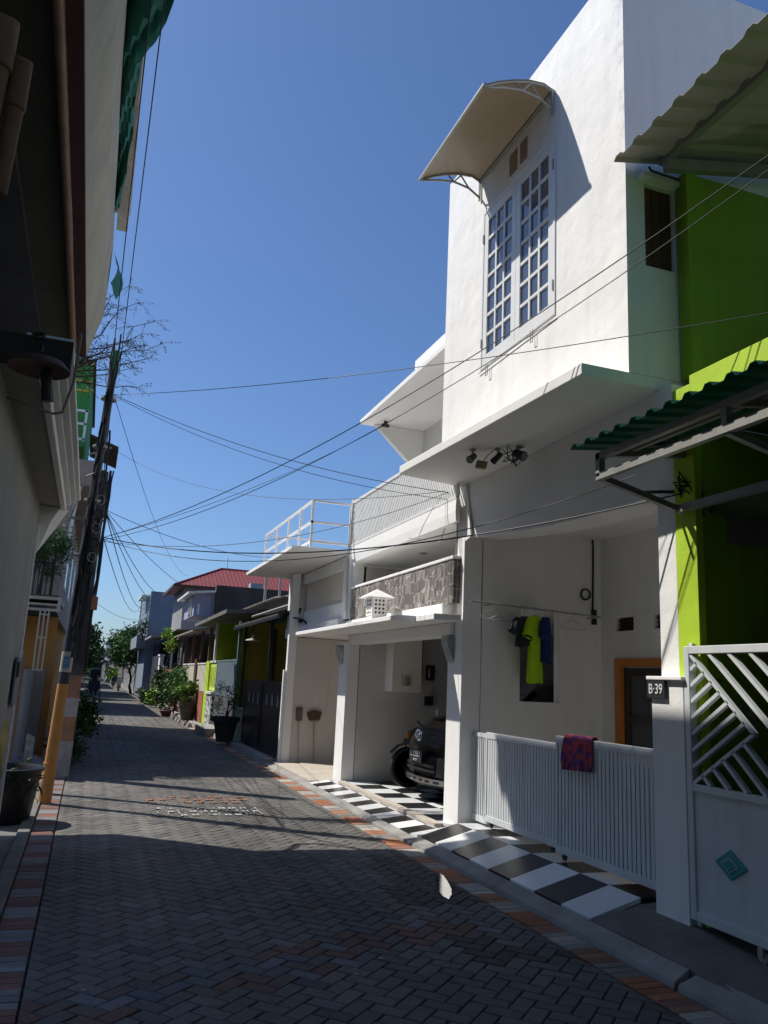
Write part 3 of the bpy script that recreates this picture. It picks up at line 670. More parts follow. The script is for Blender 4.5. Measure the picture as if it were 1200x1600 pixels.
for y_ in (ya+.01, yb-.01):
    br = MB(); pr2 = [(a, y_, c-.02) for a, c in prof]
    br.tube(pr2, .012, 6); low = [(3.47,y_,6.82),(3.34,y_,6.90),(3.16,y_,6.93),(2.98,y_,6.90),(2.80,y_,6.85)]
    br.tube(low, .012, 6); br.tube([(3.47,y_,6.78),(3.47,y_,7.04)], .014, 6)
    br.tube([(3.34,y_,6.90),(3.24,y_,7.03)], .009, 6); br.tube([(3.16,y_,6.93),(3.24,y_,7.03)], .009, 6); br.tube([(3.16,y_,6.93),(3.08,y_,7.0)], .009, 6)
    part('bracket', br, STEEL, awo)
# plaster grime beside the corner of the box
# eave camera and soffit spot lights
def spot(c, d, lab, r=.036):
    t = thing('spotlight', lab, 'lamp', c, 'spot lights under the white ledge')
    m_ = MB(); m_.lathe([(.03,0),(.03,.015)], (c[0],c[1],c[2]-.015), 12); m_.tube([(c[0],c[1],c[2]-.01),(c[0],c[1],c[2]-.06)], .01, 6); emit('mount', m_, GALV, t)
    dv_ = Vector(d).normalized(); a = Vector((c[0],c[1],c[2]-.08)); h_ = MB(); h_.tube([a-dv_*.05, a+dv_*.03, a+dv_*.07], r*.8, 12, r2=r*1.05); emit('lamp_head', h_, BLACKM, t, smooth=True)
    l_ = MB(); l_.tube([a+dv_*.071, a+dv_*.074], r*.85, 12); emit('lens', l_, mat('lens_glass', (.25,.25,.22), .15, .1), t)
spot((3.22,6.75,3.768), (-.6,-.5,-.5), 'small black spotlight at the far end of the row under the white ledge')
spot((3.42,6.62,3.768), (-.3,.7,-.5), 'black spotlight aimed away in the tangle under the white ledge', .032)
spot((3.55,6.45,3.768), (.3,-.8,-.4), 'big round black spotlight nearest the green house under the white ledge', .045)
t = thing('junction_box', 'open tan junction box dangling on wires under the white ledge', 'junction box', (3.30,6.72,3.66)); m_ = MB()
m_.hexa([(3.26,6.76,3.60),(3.34,6.70,3.58),(3.37,6.72,3.66),(3.29,6.78,3.68)],[(3.27,6.80,3.60),(3.35,6.74,3.58),(3.38,6.76,3.66),(3.30,6.82,3.68)]); emit('box', m_, mat('tan_plastic', (.36,.27,.16), .6), t)
m_ = MB(); m_.tube([(3.33,6.74,3.66),(3.36,6.70,3.72),(3.40,6.66,3.76)], .004, 5)
for k in range(6):
    r = random.Random(k); m_.tube([(3.40+r.uniform(0,.2),6.6-r.uniform(0,.2),3.76),(3.42+r.uniform(0,.2),6.55,3.70-r.uniform(0,.05)),(3.5+r.uniform(-.1,.1),6.5,3.63-r.uniform(0,.05)),(3.56+r.uniform(-.1,.1),6.42,3.68)], .005, 5)
emit('wires', m_, CABLE, t)
t = thing('security_camera', 'small dark camera hanging under the far corner of the upper eave', 'camera', (3.9,11.3,5.5)); m_ = MB(); m_.tube([(3.9,11.3,5.5),(3.9,11.3,5.45)], .03, 8); m_.tube([(3.84,11.26,5.42),(3.95,11.32,5.44)], .03, 8); emit('body', m_, BLACKM, t)

# ------- fence gates of the porch
def gate(name, lab, y0, y1, x, z0, z1, n, g):
    t = thing(name, lab, 'gate', (x, y0, z0), g)
    f = MB(); f.box(x, x+.035, y0, y1, z1-.06, z1); f.box(x+.002, x+.033, y0, y1, z0, z0+.06); f.box(x-.001, x+.034, y0, y0+.035, z0+.06, z1-.06); f.box(x-.001, x+.034, y1-.035, y1, z0+.06, z1-.06)
    emit('frame', f, GATEP, t, bevel=.003)
    s = MB()
    for k in range(n):
        yy = y0+.035+(y1-y0-.07)*(k+.5)/n; s.box(x+.006, x+.028, yy-.0195, yy+.0195, z0+.06, z1-.06)
    emit('slats', s, GATEP, t)
    b = MB(); b.box(x+.045, x+.048, y0+.01, y1-.01, z0+.03, z1-.14); emit('backing_sheet', b, mat('grey_backing', (.30,.31,.31), .6, .1, 2), t)
    for yy in (y0+.12, y1-.12):
        wv = MB(); wv.lathe([(.022,-.012),(.026,-.006),(.026,.006),(.022,.012)], (x+.016, yy, z0-.022), 14, axis=0); wv.box(x-.002,x+.034,yy-.012,yy+.012,z0-.02,z0); emit('wheel', wv, BLACKM, t)
    return t
gate('slatted_gate', 'far half of the low grey slatted porch gate, next to the garage pillar', 6.24, 7.62, 3.86, .26, 1.11, 26, 'low slatted gates of the porch')
gate('slatted_gate', 'near half of the low grey slatted porch gate with a towel over it', 4.80, 6.22, 3.81, .25, 1.18, 26, 'low slatted gates of the porch')
f2 = thing('fixed_panel', 'narrow fixed slatted panel between the garage pillar and the porch gate', 'fence panel', (3.90, 7.66, .2)); m_ = MB(); m_.box(3.90,3.93,7.66,7.98,1.05,1.09); m_.box(3.90,3.93,7.66,7.98,.22,.28)
emit('frame', m_, GATEP, f2); m_ = MB()
for k in range(7): m_.box(3.903,3.925,7.67+k*.045,7.69+k*.045,.28,1.05)
emit('slats', m_, GATEP, f2)
# towel over the gate
tw = MB(); rows = []
for i in range(15):
    s = i/14; y = 5.66+.40*s; row = []
    for j in range(13):
        u_ = j/12
        wv = .010*math.sin(s*9+u_*2)+.008*math.sin(s*21+j)
        if u_ < .3: row.append((3.86+wv*.4, y+.01*math.sin(j), .96+.24*(u_/.3)))
        elif u_ < .45: k_ = (u_-.3)/.15; row.append((3.86-.058*k_, y, 1.20+.008*math.sin(k_*3.14)))
        else: k_ = (u_-.45)/.55; row.append((3.797-.012*k_+wv*k_*1.6-.004, y+.02*(s-.5)*k_, 1.19-(.25+.02*s)*k_))
    rows.append(row)
tw.grid(rows, th=.006, off=(-1,0,0))
tm = bpy.data.materials.new('patterned_towel'); tm.use_nodes = True; nt = tm.node_tree; wvx = nt.nodes.new('ShaderNodeTexWave'); wvx.inputs['Scale'].default_value = 7; wvx.inputs['Distortion'].default_value = 9; wvx.inputs['Detail'].default_value = 1
tcx = nt.nodes.new('ShaderNodeTexCoord'); nt.links.new(tcx.outputs['Object'], wvx.inputs[0]); crx = nt.nodes.new('ShaderNodeValToRGB'); nt.links.new(wvx.outputs['Fac'], crx.inputs[0]); crx.color_ramp.interpolation = 'CONSTANT'
crx.color_ramp.elements[0].color = (.10,.025,.13,1); crx.color_ramp.elements[1].position = .5; crx.color_ramp.elements[1].color = (.36,.045,.06,1)
nt.links.new(crx.outputs[0], nt.nodes['Principled BSDF'].inputs['Base Color']); nt.nodes['Principled BSDF'].inputs['Roughness'].default_value = .95
tag(emit('towel', tw, tm, smooth=True, loc=(3.8,5.86,1.1)), 'red and purple patterned towel hung over the low grey gate', 'towel')

# ------- clothes rod, hangers, shirts
rd = MB(); rd.tube([(3.72,7.76,2.44),(5.30,7.72,2.375)], .010, 8); rd.tube([(5.30,7.72,2.375),(5.30,7.99,2.375)], .008, 6); rd.tube([(4.0,7.75,2.43),(4.0,7.99,2.43)], .008, 6)
tag(emit('clothes_rod', rd, STEEL, loc=(4.5,7.75,2.4)), 'thin metal clothes rod along the porch side wall', 'clothes rod')
def rodz(x): return 2.44-.0411*(x-3.72)
def hanger(x, lab, ang=0.):
    t = thing('clothes_hanger', lab, 'hanger', (x, 7.75, rodz(x)), 'hangers on the porch rod'); z = rodz(x); m_ = MB()
    ca, sa = math.cos(ang), math.sin(ang)
    def P(dx, dz): return (x+dx*ca, 7.75+dx*sa, z+dz)
    m_.tube([P(-.012,.0),P(-.008,.02),P(.008,.02),P(.012,.0),P(.0,-.03),P(0,-.06)], .0035, 5)
    m_.tube([P(0,-.06),P(.18,-.15),P(.17,-.165),P(-.17,-.165),P(-.18,-.15),P(0,-.06)], .004, 5)
    emit('wire', m_, mat('hanger_plastic', (.5,.5,.5), .5), t); return t
hanger(3.98, 'empty white hanger nearest the garage pillar', .2); hanger(4.14, 'empty white hanger just beside the dark shirt', -.35); hanger(4.97, 'empty white hanger at the right end of the rod near the vents', .1)
def shirt(name, lab, x, w, zt, zb, col, ang, sleeve=.16, mname='x', trim=None):
    m_ = MB(); ca, sa = math.cos(ang), math.sin(ang); r = random.Random(int(x*100))
    rows = []
    N_ = 18
    for i in range(N_+1):
        s = i/N_; z = zt-(zt-zb)*s; row = []
        ww = w*(.30+.70*min(1, s/.12)) if s < .12 else w*(1-.10*math.sin(math.pi*(s-.12)/.88)+.08*s)
        for j in range(25):
            a = 2*math.pi*j/24; dx = math.cos(a)*ww*.5; dy = math.sin(a)*(.045+.02*s)+.012*math.sin(a*5+s*3)*s
            row.append((x+dx*ca-dy*sa, 7.75+dx*sa+dy*ca, z-(.02*abs(dx)/w if s < .12 else 0)+.008*math.sin(a*3)*s))
        rows.append(row)
    m_.grid(rows)
    for sg in (-1, 1):
        A = (sg*w*.44, zt-.05); B = (sg*(w*.5+.07), zt-.05-sleeve)
        m_.tube([(x+A[0]*ca, 7.75+A[0]*sa, A[1]), (x+(A[0]+B[0])/2*ca, 7.75+(A[0]+B[0])/2*sa, (A[1]+B[1])/2+.01), (x+B[0]*ca, 7.75+B[0]*sa, B[1])], .05, 10, r2=.062)
    o = emit(name, m_, mat('cloth_'+mname, col, .95, .12, 6, .3, 30), smooth=True, loc=(x,7.75,zt)); tag(o, lab, 'shirt', 'shirts drying in the porch')
    if trim:
        tm_ = MB()
        for sg in (-1, 1): tm_.tube([(x+sg*(w*.5+.062)*ca, 7.75+sg*(w*.5+.062)*sa, zt-.05-sleeve+.012), (x+sg*(w*.5+.072)*ca, 7.75+sg*(w*.5+.072)*sa, zt-.05-sleeve-.014)], .064, 10, r2=.066, cap=False)
        emit('cuff', tm_, trim, o)
    hh = MB(); z = rodz(x); hh.tube([(x-.012,7.75,z),(x-.006,7.75,z+.02),(x+.01,7.75,z+.015),(x+.004,7.75,z-.04),(x,7.75,zt-.01)], .004, 5); emit('hanger_hook', hh, MATS['hanger_plastic'], o)
    return o
shirt('shirt', 'navy blue shirt hanging on the right of the drying clothes', 4.62, .18, 2.33, 1.84, (.012,.03,.14), 1.0, .18, 'navy')
shirt('shirt', 'dark charcoal short shirt hanging on the left of the drying clothes', 4.36, .25, 2.32, 2.0, (.02,.022,.03), .45, .13, 'charcoal')
shirt('shirt', 'long fluorescent yellow-green shirt hanging in the middle of the drying clothes', 4.49, .21, 2.34, 1.62, (.42,.72,.01), .5, .20, 'fluo', MATS['cloth_charcoal'])
cr_ = MB(); cr_.tube([(5.28+.06*math.cos(a*math.pi/9), 7.98, 2.65+.06*math.sin(a*math.pi/9)) for a in range(19)], .011, 6, cap=False)
tag(emit('cable_coil', cr_, CABLE, loc=(5.28,7.98,2.65)), 'small black coil of cable on the porch wall corner', 'cable coil')
wc = MB(); wc.tube([(5.05,7.985,3.74),(5.22,7.985,3.70),(5.36,7.985,3.60),(5.39,7.985,3.2),(5.38,7.985,2.48)], .012, 6); o_ = tag(emit('wall_cable', wc, CABLE, loc=(5.38,7.985,3)), 'grey cable running down the porch wall to a switch', 'cable'); sb = MB(); sb.box(5.36,5.41,7.95,7.985,2.41,2.48); sb.box(5.36,5.41,7.95,7.985,2.31,2.38); emit('switch', sb, BLACKP, o_)

# ------- lantern on the canopy
t = thing('stone_lantern', 'small white house-shaped lantern with round holes standing on the garage canopy', 'lantern', (3.36, 9.75, 2.3)); cx, cy = 3.36, 9.75
m_ = MB(); m_.hexa([(cx-.11,cy-.13,2.302),(cx+.11,cy-.13,2.302),(cx+.11,cy+.13,2.302),(cx-.11,cy+.13,2.302)],[(cx-.09,cy-.11,2.37),(cx+.09,cy-.11,2.37),(cx+.09,cy+.11,2.37),(cx-.09,cy+.11,2.37)]); emit('base', m_, WHITE2, t)
m_ = MB(); m_.box(cx-.10,cx+.10,cy-.12,cy+.12,2.37,2.60); emit('body', m_, WHITE2, t, bevel=.004)
m_ = MB(); m_.add([(cx-.18,cy-.20,2.60),(cx+.18,cy-.20,2.60),(cx+.18,cy+.20,2.60),(cx-.18,cy+.20,2.60),(cx,cy,2.715)], [(3,2,1,0),(0,1,4),(1,2,4),(2,3,4),(3,0,4)]); emit('roof', m_, WHITE2, t)
m_ = MB()
for r in range(4):
    for k in range(3):
        m_.lathe([(.014,-.002),(.014,.001)], (cx-.101, cy-.06+.06*k, 2.41+.05*r), 10, axis=0)
        m_.lathe([(.014,-.002),(.014,.001)], (cx-.05+.05*k, cy-.121, 2.41+.05*r), 10, axis=1)
emit('holes', m_, DARK, t)

# ------- brooms against the side wall
t = thing('broom', 'brown broom standing upside down against the bay wall, the wider of the two', 'broom', (4.05,14.86,.09)); m_ = MB(); m_.tube([(4.05,14.84,.09),(4.02,14.89,.84)], .011, 8); emit('stick', m_, GALV, t)
m_ = MB(); m_.prism([(3.94,.80),(4.11,.80),(4.10,.84),(3.95,.84)], 1, 14.86, 14.90); emit('collar', m_, BLUEG, t)
m_ = MB(); m_.prism([(3.92,.82),(4.12,.83),(4.16,.97),(4.02,1.0),(3.88,.95)], 1, 14.855, 14.905); emit('bristles', m_, mat('bristle_brown', (.10,.06,.04), .95, .4, 40, .8), t)
t = thing('dustpan', 'long-handled brown dustpan upside down against the bay wall beside the broom', 'dustpan', (3.75,14.86,.09)); m_ = MB(); m_.tube([(3.76,14.84,.09),(3.73,14.89,.82)], .009, 8); emit('stick', m_, GALV, t)
m_ = MB(); m_.prism([(3.68,.80),(3.79,.80),(3.80,1.04),(3.67,1.04)], 1, 14.87, 14.90); emit('pan', m_, mat('pan_brown', (.13,.09,.075), .7), t, bevel=.004)
# ------------------------------------------------------------------ car in the garage (front towards the street, -X)
CX, CY, CZ = 4.2, 10.02, .115
car = thing('parked_car', 'black van-like car with chrome grille badge parked in the garage, front to the street', 'car', (CX, CY, CZ))
def cpart(name, mb, m, parent=None, **k): return emit(name, mb, m, parent or car, **k)
def csec(x, hw, zb_, zs, zt_, tw):
    """half cross-section ring at x (symmetric about CY)"""
    pts = [(-hw*.92, zb_), (-hw, zb_+.10), (-hw, zs), (-hw*.97, zs+.04), (-tw, zt_), (-tw*.6, zt_+.02), (0, zt_+.03)]
    ring = [(CX+x, CY+y, CZ+z) for y, z in pts]+[(CX+x, CY-y, CZ+z) for y, z in pts[-2::-1]]
    return ring
def nose(s):  # bow of the front in plan
    return s
body = MB(); rows = []
secs = [(-.0,.30,.30,.50,.60,.25),(.02,.62,.26,.62,.74,.45),(.10,.73,.22,.72,.84,.55),(.22,.78,.20,.80,.96,.62),(.5,.80,.20,.88,1.04,.66),(.82,.81,.20,.92,1.10,.68),(1.35,.81,.20,.94,1.52,.60),(2.2,.81,.20,.95,1.60,.60),(3.3,.80,.20,.95,1.58,.58),(3.8,.76,.25,.9,1.2,.56)]
for s in secs: rows.append(csec(*s))
body.grid(rows)
body.add(rows[0], [tuple(range(len(rows[0])))]); body.add(rows[-1], [tuple(range(len(rows[-1])))[::-1]])
bo = cpart('body', body, CARP, smooth=True)
sub = bo.modifiers.new('s', 'SUBSURF'); sub.levels = 1; sub.render_levels = 2
def fx(y, base): # front surface x following the bow
    t = abs(y)/.8; return CX+base-.03+.24*t**3
def strip(mb, y0, y1, z0, z1, base, th=.02, n=10, lean=.0):
    P = []
    for i in range(n+1):
        y = y0+(y1-y0)*i/n; x = fx(y, base); P.append([(x, CY+y, CZ+z0), (x+lean, CY+y, CZ+z1)])
    mb.grid(P, th=th, off=(1,0,0)); return mb
# bumper lower body, bars and chrome
bmp = MB(); strip(bmp, -.78, .78, .34, .56, -.05, .08, lean=.01); strip(bmp,-.74,.74,.20,.30,-.02,.06); cpart('bumper', bmp, CARP, smooth=False, bevel=.01)
gv = MB()
for z in (.37, .43): strip(gv, -.45, .45, z, z+.03, -.065, .012)
cpart('lower_grille', gv, BLACKP)
gr = MB(); strip(gr, -.44, .44, .66, .90, .0, .05, lean=.10); g_ = cpart('grille', gr, BLACKP)
gs = MB()
for k in range(5): strip(gs, -.45, .45, .67+.05*k, .682+.05*k, -.012+.022*k, .02)
cpart('grille_bars', gs, mat('dark_chrome', (.16,.17,.19), .25, .05, metal=.9), g_)
# badge: ellipses
em = MB()
def ell(mb, cy, cz, ry, rz, r, x):
    mb.tube([(x+ (cz_-0)*.0, cy+ry*math.cos(a), cz_) for a, cz_ in [(2*math.pi*k/28, cz+rz*math.sin(2*math.pi*k/28)) for k in range(29)]], r, 6, cap=False)
xE = CX-.085; zc = CZ+.80
ell(em, CY, zc, .095, .066, .0085, xE); ell(em, CY, zc+.0, .030, .062, .006, xE-.001); ell(em, CY, zc+.034, .066, .026, .006, xE-.002)
emo = cpart('emblem', em, CHROME)
lp_ = MB(); lp_.box(CX-.125, CX-.105, CY-.20, CY+.20, CZ+.47, CZ+.62); lpo = cpart('licence_plate', lp_, mat('plate_black', (.02,.022,.025), .5), bevel=.004)
lt_ = MB(); place_text(lt_, 'L 1298 I', .098, (CX-.1275, CY, CZ+.565), (0,-1,0), (0,0,1), .95); place_text(lt_, '04 · 27', .04, (CX-.1275, CY, CZ+.496), (0,-1,0), (0,0,1)); cpart('lettering', lt_, MATS['lettering_white'], lpo)
ch = MB(); strip(ch, -.62, .62, .235, .30, -.075, .03); cpart('chrome_guard', ch, CHROME, bevel=.006)
for y in (-.5, -.32, -.14, .06, .22, .40, .54): cpart('guard_hole', strip(MB(), y-.045, y+.045, .25, .282, -.079, .005, 2), BLACKM)
for sg in (-1, 1):
    hl = MB(); P = []
    for i in range(7):
        y = sg*(.47+.29*i/6); x = CX-.01+.27*(abs(y)/.8)**3; P.append([(x, CY+y, CZ+.68), (x+.10, CY+y, CZ+.88-.02*i/6)])
    hl.grid(P, th=.05, off=(1,0,0)); cpart('headlight', hl, mat('headlight_glass', (.20,.22,.24), .08, .2, 12, spec=1.), bevel=.006)
    mr = MB(); mr.lathe([(.0,-.05),(.07,-.04),(.085,0),(.07,.04),(0,.05)], (CX+1.02, CY+sg*.93, CZ+1.05), 14, axis=0); mr.bar((CX+1.05,CY+sg*.80,CZ+1.0),(CX+1.03,CY+sg*.9,CZ+1.03),.03); mo = cpart('mirror', mr, mat('mirror_grey', (.4,.4,.39), .3, .1), smooth=True)
ws = MB(); ws.grid([[(CX+.86,CY-.66,CZ+1.11),(CX+.86,CY,CZ+1.14),(CX+.86,CY+.66,CZ+1.11)],[(CX+1.33,CY-.58,CZ+1.50),(CX+1.32,CY,CZ+1.54),(CX+1.33,CY+.58,CZ+1.50)]], th=.01, off=(-1,0,.5)); cpart('windscreen', ws, GLASS)
for x in (.62, 3.0):
    for sg in (-1, 1):
        tw_ = MB(); tw_.lathe([(.19,-.09),(.29,-.085),(.305,-.04),(.305,.04),(.29,.085),(.19,.09)], (CX+x, CY+sg*.70, CZ+.305), 24, axis=1); wl = cpart('wheel', tw_, RUBBER)
        rm = MB(); rm.lathe([(.0,.075),(.05,.08),(.10,.07),(.17,.085),(.19,.08),(.19,-.08),(0,-.08)], (CX+x, CY+sg*.70, CZ+.305), 20, axis=1); cpart('rim', rm, MATS['dark_chrome'], wl)

# ------------------------------------------------------------------ motorbike
BX, BY, BZ = 4.40, 11.12, .118
mo = thing('motorbike', 'black motorbike with spoked front wheel parked between the car and the garage wall', 'motorbike', (BX, BY, BZ))
def bpart(n_, m_, mt, parent=None, **k): return emit(n_, m_, mt, parent or mo, **k)
def wheel(cx, nm='wheel'):
    a = MB(); a.lathe([(.225,-.035),(.262,-.038),(.280,-.018),(.284,0),(.280,.018),(.262,.038),(.225,.035),(.22,0),(.225,-.035)], (cx, BY, BZ+.284), 30, axis=1)
    o = bpart(nm, a, RUBBER, smooth=True)
    s = MB()
    for k in range(5):
        an = 2*math.pi*k/5+.3; s.bar((cx+.03*math.cos(an),BY-.01,BZ+.284+.03*math.sin(an)),(cx+.22*math.cos(an+.15),BY,BZ+.284+.22*math.sin(an+.15)),.016,.02)
        s.bar((cx+.03*math.cos(an),BY+.01,BZ+.284+.03*math.sin(an)),(cx+.22*math.cos(an-.2),BY,BZ+.284+.22*math.sin(an-.2)),.014,.02)
    s.lathe([(.045,-.05),(.045,.05)], (cx,BY,BZ+.284), 14, axis=1)
    bpart('spokes', s, mat('alloy_grey', (.35,.35,.36), .35, .1, metal=.8), o)
    d = MB(); d.lathe([(.045,-.030),(.10,-.030),(.10,-.026),(.045,-.026)], (cx,BY-.03,BZ+.284), 24, axis=1); bpart('brake_disc', d, CHROME, o)
wheel(BX+.02); wheel(BX+1.22)
f = MB()
for s in (-.055, .055): f.tube([(BX+.02,BY+s,BZ+.284),(BX+.20,BY+s,BZ+.78)], .018, 8)
bpart('fork', f, MATS['alloy_grey'])
f = MB(); f.grid([[(BX+.02+.33*math.cos(a), BY+s, BZ+.284+.33*math.sin(a)) for s in (-.06,-.03,.03,.06)] for a in [math.radians(q) for q in (20,45,70,95,120,145)]], th=.01, off=(0,0,1)); bpart('mudguard', f, BLACKP)
f = MB(); f.grid([[(BX+.0+q[0], BY+s*q[2], BZ+q[1]) for s in (-1,-.6,0,.6,1)] for q in ((.12,.42,.05),(.03,.52,.10),(-.02,.62,.13),(.02,.72,.13),(.10,.80,.10),(.18,.84,.07))], th=.06, off=(1,0,0)); bpart('front_cowl', f, BLACKP, smooth=True)
f = MB(); f.lathe([(.0,-.03),(.055,-.015),(.06,.03)], (BX-.01,BY,BZ+.73), 14, axis=0); bpart('headlight', f, mat('amber_lamp', (.35,.17,.06), .25, .3, 20))
for s in (-1, 1):
    f = MB(); f.tube([(BX-.02,BY+s*.08,BZ+.60),(BX-.04,BY+s*.13,BZ+.58)], .018, 8); bpart('indicator', f, MATS['amber_lamp'])
f = MB(); f.tube([(BX+.30,BY-.33,BZ+.86),(BX+.22,BY-.18,BZ+.90),(BX+.20,BY,BZ+.86),(BX+.22,BY+.18,BZ+.90),(BX+.30,BY+.33,BZ+.86)], .016, 8); bpart('handlebar', f, BLACKM)
f = MB(); f.tube([(BX+.24,BY-.2,BZ+.9),(BX+.30,BY-.26,BZ+1.0)], .007, 6); f.lathe([(.0,-.012),(.05,-.008),(.058,0),(.05,.008),(0,.012)], (BX+.32,BY-.28,BZ+1.05), 16, axis=0); bpart('mirror', f, mat('mirror_face', (.32,.32,.30), .25, .1))
f = MB(); f.grid([[(BX+q[0], BY+s*q[2], BZ+q[1]) for s in (-1,-.8,0,.8,1)] for q in ((.22,.80,.08),(.30,.62,.13),(.42,.50,.13),(.60,.50,.14),(.80,.60,.13),(1.2,.66,.10),(1.45,.68,.05))], th=.16, off=(0,0,-1)); bpart('fairing', f, BLACKP, smooth=True)
f = MB(); f.grid([[(BX+q[0], BY+s*.12, BZ+q[1]+(.0 if abs(s)==1 else .02)) for s in (-1,-.5,.5,1)] for q in ((.58,.70),(.72,.72),(.95,.73),(1.05,.78),(1.4,.79))], th=.08, off=(0,0,-1)); bpart('seat', f, mat('seat_black', (.02,.02,.02), .7, .1), smooth=True)
f = MB(); f.box(BX+.50,BX+.80,BY-.10,BY+.10,BZ+.20,BZ+.45); bpart('engine', f, MATS['alloy_grey'], bevel=.02)
f = MB(); f.tube([(BX+.6,BY-.12,BZ+.22),(BX+.9,BY-.15,BZ+.24),(BX+1.4,BY-.16,BZ+.36)], .035, 10); bpart('exhaust', f, CHROME, smooth=True)
f = MB(); f.tube([(BX-.05,BY-.11,BZ+.36),(BX-.07,BY-.14,BZ+.38)], .016, 6)

# ------------------------------------------------------------------ lime green house on the right
G = thing('green_house', 'lime green house with corrugated awnings at the right edge of the photo', 'house', (4.2, 4.0, 0))
def gpart(name, mb, m, parent=None, **k): return emit(name, mb, m, parent or G, **k)
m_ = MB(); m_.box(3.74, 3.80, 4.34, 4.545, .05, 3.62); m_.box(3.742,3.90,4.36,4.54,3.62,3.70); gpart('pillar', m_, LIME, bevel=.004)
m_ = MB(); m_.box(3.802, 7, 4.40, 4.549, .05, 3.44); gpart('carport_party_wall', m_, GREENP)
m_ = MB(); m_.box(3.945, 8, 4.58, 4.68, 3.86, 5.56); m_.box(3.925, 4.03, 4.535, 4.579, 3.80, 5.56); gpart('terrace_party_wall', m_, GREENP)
m_ = MB(); m_.box(3.74, 3.90, -9, 4.36, 3.55, 3.76); gpart('terrace_kerb', m_, LIME, bevel=.004)
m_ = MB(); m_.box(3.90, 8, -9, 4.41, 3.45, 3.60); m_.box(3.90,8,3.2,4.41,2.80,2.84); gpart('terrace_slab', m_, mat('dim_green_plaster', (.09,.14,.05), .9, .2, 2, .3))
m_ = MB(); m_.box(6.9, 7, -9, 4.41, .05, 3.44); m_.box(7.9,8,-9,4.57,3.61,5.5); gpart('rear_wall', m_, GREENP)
m_ = MB(); m_.box(6.86,6.90,2.2,3.2,.1,2.2); gpart('door', m_, BROWNW)
m_ = MB(); m_.box(4.05, 4.5, 4.39, 4.418, 2.60, 2.88); gpart('beam_stub', m_, mat('grey_stub', (.22,.2,.18), .9))
m_ = MB(); m_.tube([(4.16,4.40,1.45),(4.16,4.36,1.45)], .03, 8); m_.box(4.10,4.22,4.385,4.418,1.38,1.52); gpart('wall_box', m_, mat('wallbox_green', (.25,.33,.2), .6))
def corr(mb, x0, x1, z0, z1, ya_, yb_, pitch, h, th=.002, ymargin=0):
    n = int((yb_-ya_)/pitch); P = []
    for i in range(n):
        y = ya_+i*pitch
        for dy, dh in ((0,0),(.48,0),(.62,1),(.86,1)):
            P.append([(x0, y+dy*pitch, z0+dh*h), ((x0+x1)/2, y+dy*pitch, (z0+z1)/2+dh*h), (x1, y+dy*pitch, z1+dh*h)])
    P.append([(x0, ya_+n*pitch, z0), ((x0+x1)/2, ya_+n*pitch, (z0+z1)/2), (x1, ya_+n*pitch, z1)])
    mb.grid(P, th=th, off=(0,0,-1)); return mb
m_ = corr(MB(), 2.93, 3.735, 3.165, 3.27, -9, 4.70, .16, .028); aw1 = gpart('green_awning', m_, TEAL)
m_ = MB(); fw = .045
for z, x in ((3.10, 3.07), (2.96, 3.07)): m_.bar((x, -9, z), (x, 4.48, z), fw)
m_.bar((3.07,4.46,2.96),(3.07,4.46,3.12),fw); m_.bar((3.072,4.462,2.958),(3.74,4.462,2.80),fw*.9); m_.bar((3.08,4.44,3.12),(3.74,4.44,3.20),fw)
for y in (3.3, 2.1, .9, -.3):
    m_.bar((3.07,y,2.985),(3.07,y,3.08),fw*.9); m_.bar((3.07,y,3.11),(3.74,y,3.20),fw*.9); m_.bar((3.07,y,2.95),(3.74,y,2.80),fw*.9)
for x, z in ((3.3,3.165),(3.55,3.20)): m_.bar((x,-9,z+.01),(x,4.5,z+.01),.035)
m_.bar((3.70,-9,2.81),(3.70,4.47,2.81),.05)
gpart('awning_frame', m_, STEEL, aw1)
m_ = corr(MB(), 3.34, 6.5, 5.52, 6.25, -9, 4.665, .22, .03); aw2 = gpart('terrace_roof', m_, GALV)
m_ = MB()
for x in (3.75, 5.0): m_.bar((x, -9, 5.55+(x-3.34)*.231-.03), (x, 4.6, 5.55+(x-3.34)*.231-.03), .06, .09)
for y in (4.52, 3.4, 2.3): m_.bar((3.72, y, 5.50+.02), (6.5, y, 6.14), .06, .09)
gpart('roof_frame', m_, STEEL, aw2)
m_ = MB(); m_.tube([(3.6,4.56,5.50),(3.62,4.56,5.47),(3.9,4.58,5.48)], .01, 6); gpart('gutter_wire', m_, BLACKM)
m_ = MB(); m_.tube([(3.45,4.60,2.93),(3.66,4.58,2.955),(3.745,4.56,2.96)], .012, 6)
for k in range(7):
    r = random.Random(k+40); m_.tube([(3.74,4.48,2.92+r.uniform(-.02,.05)),(3.70+r.uniform(-.05,.05),4.45,3.0+r.uniform(-.05,.1)),(3.76+r.uniform(-.03,.06),4.36,2.93+r.uniform(-.05,.1)),(3.82,4.34,2.80+r.uniform(-.05,.05))], .006, 5)
gpart('tangled_wires', m_, CABLE)
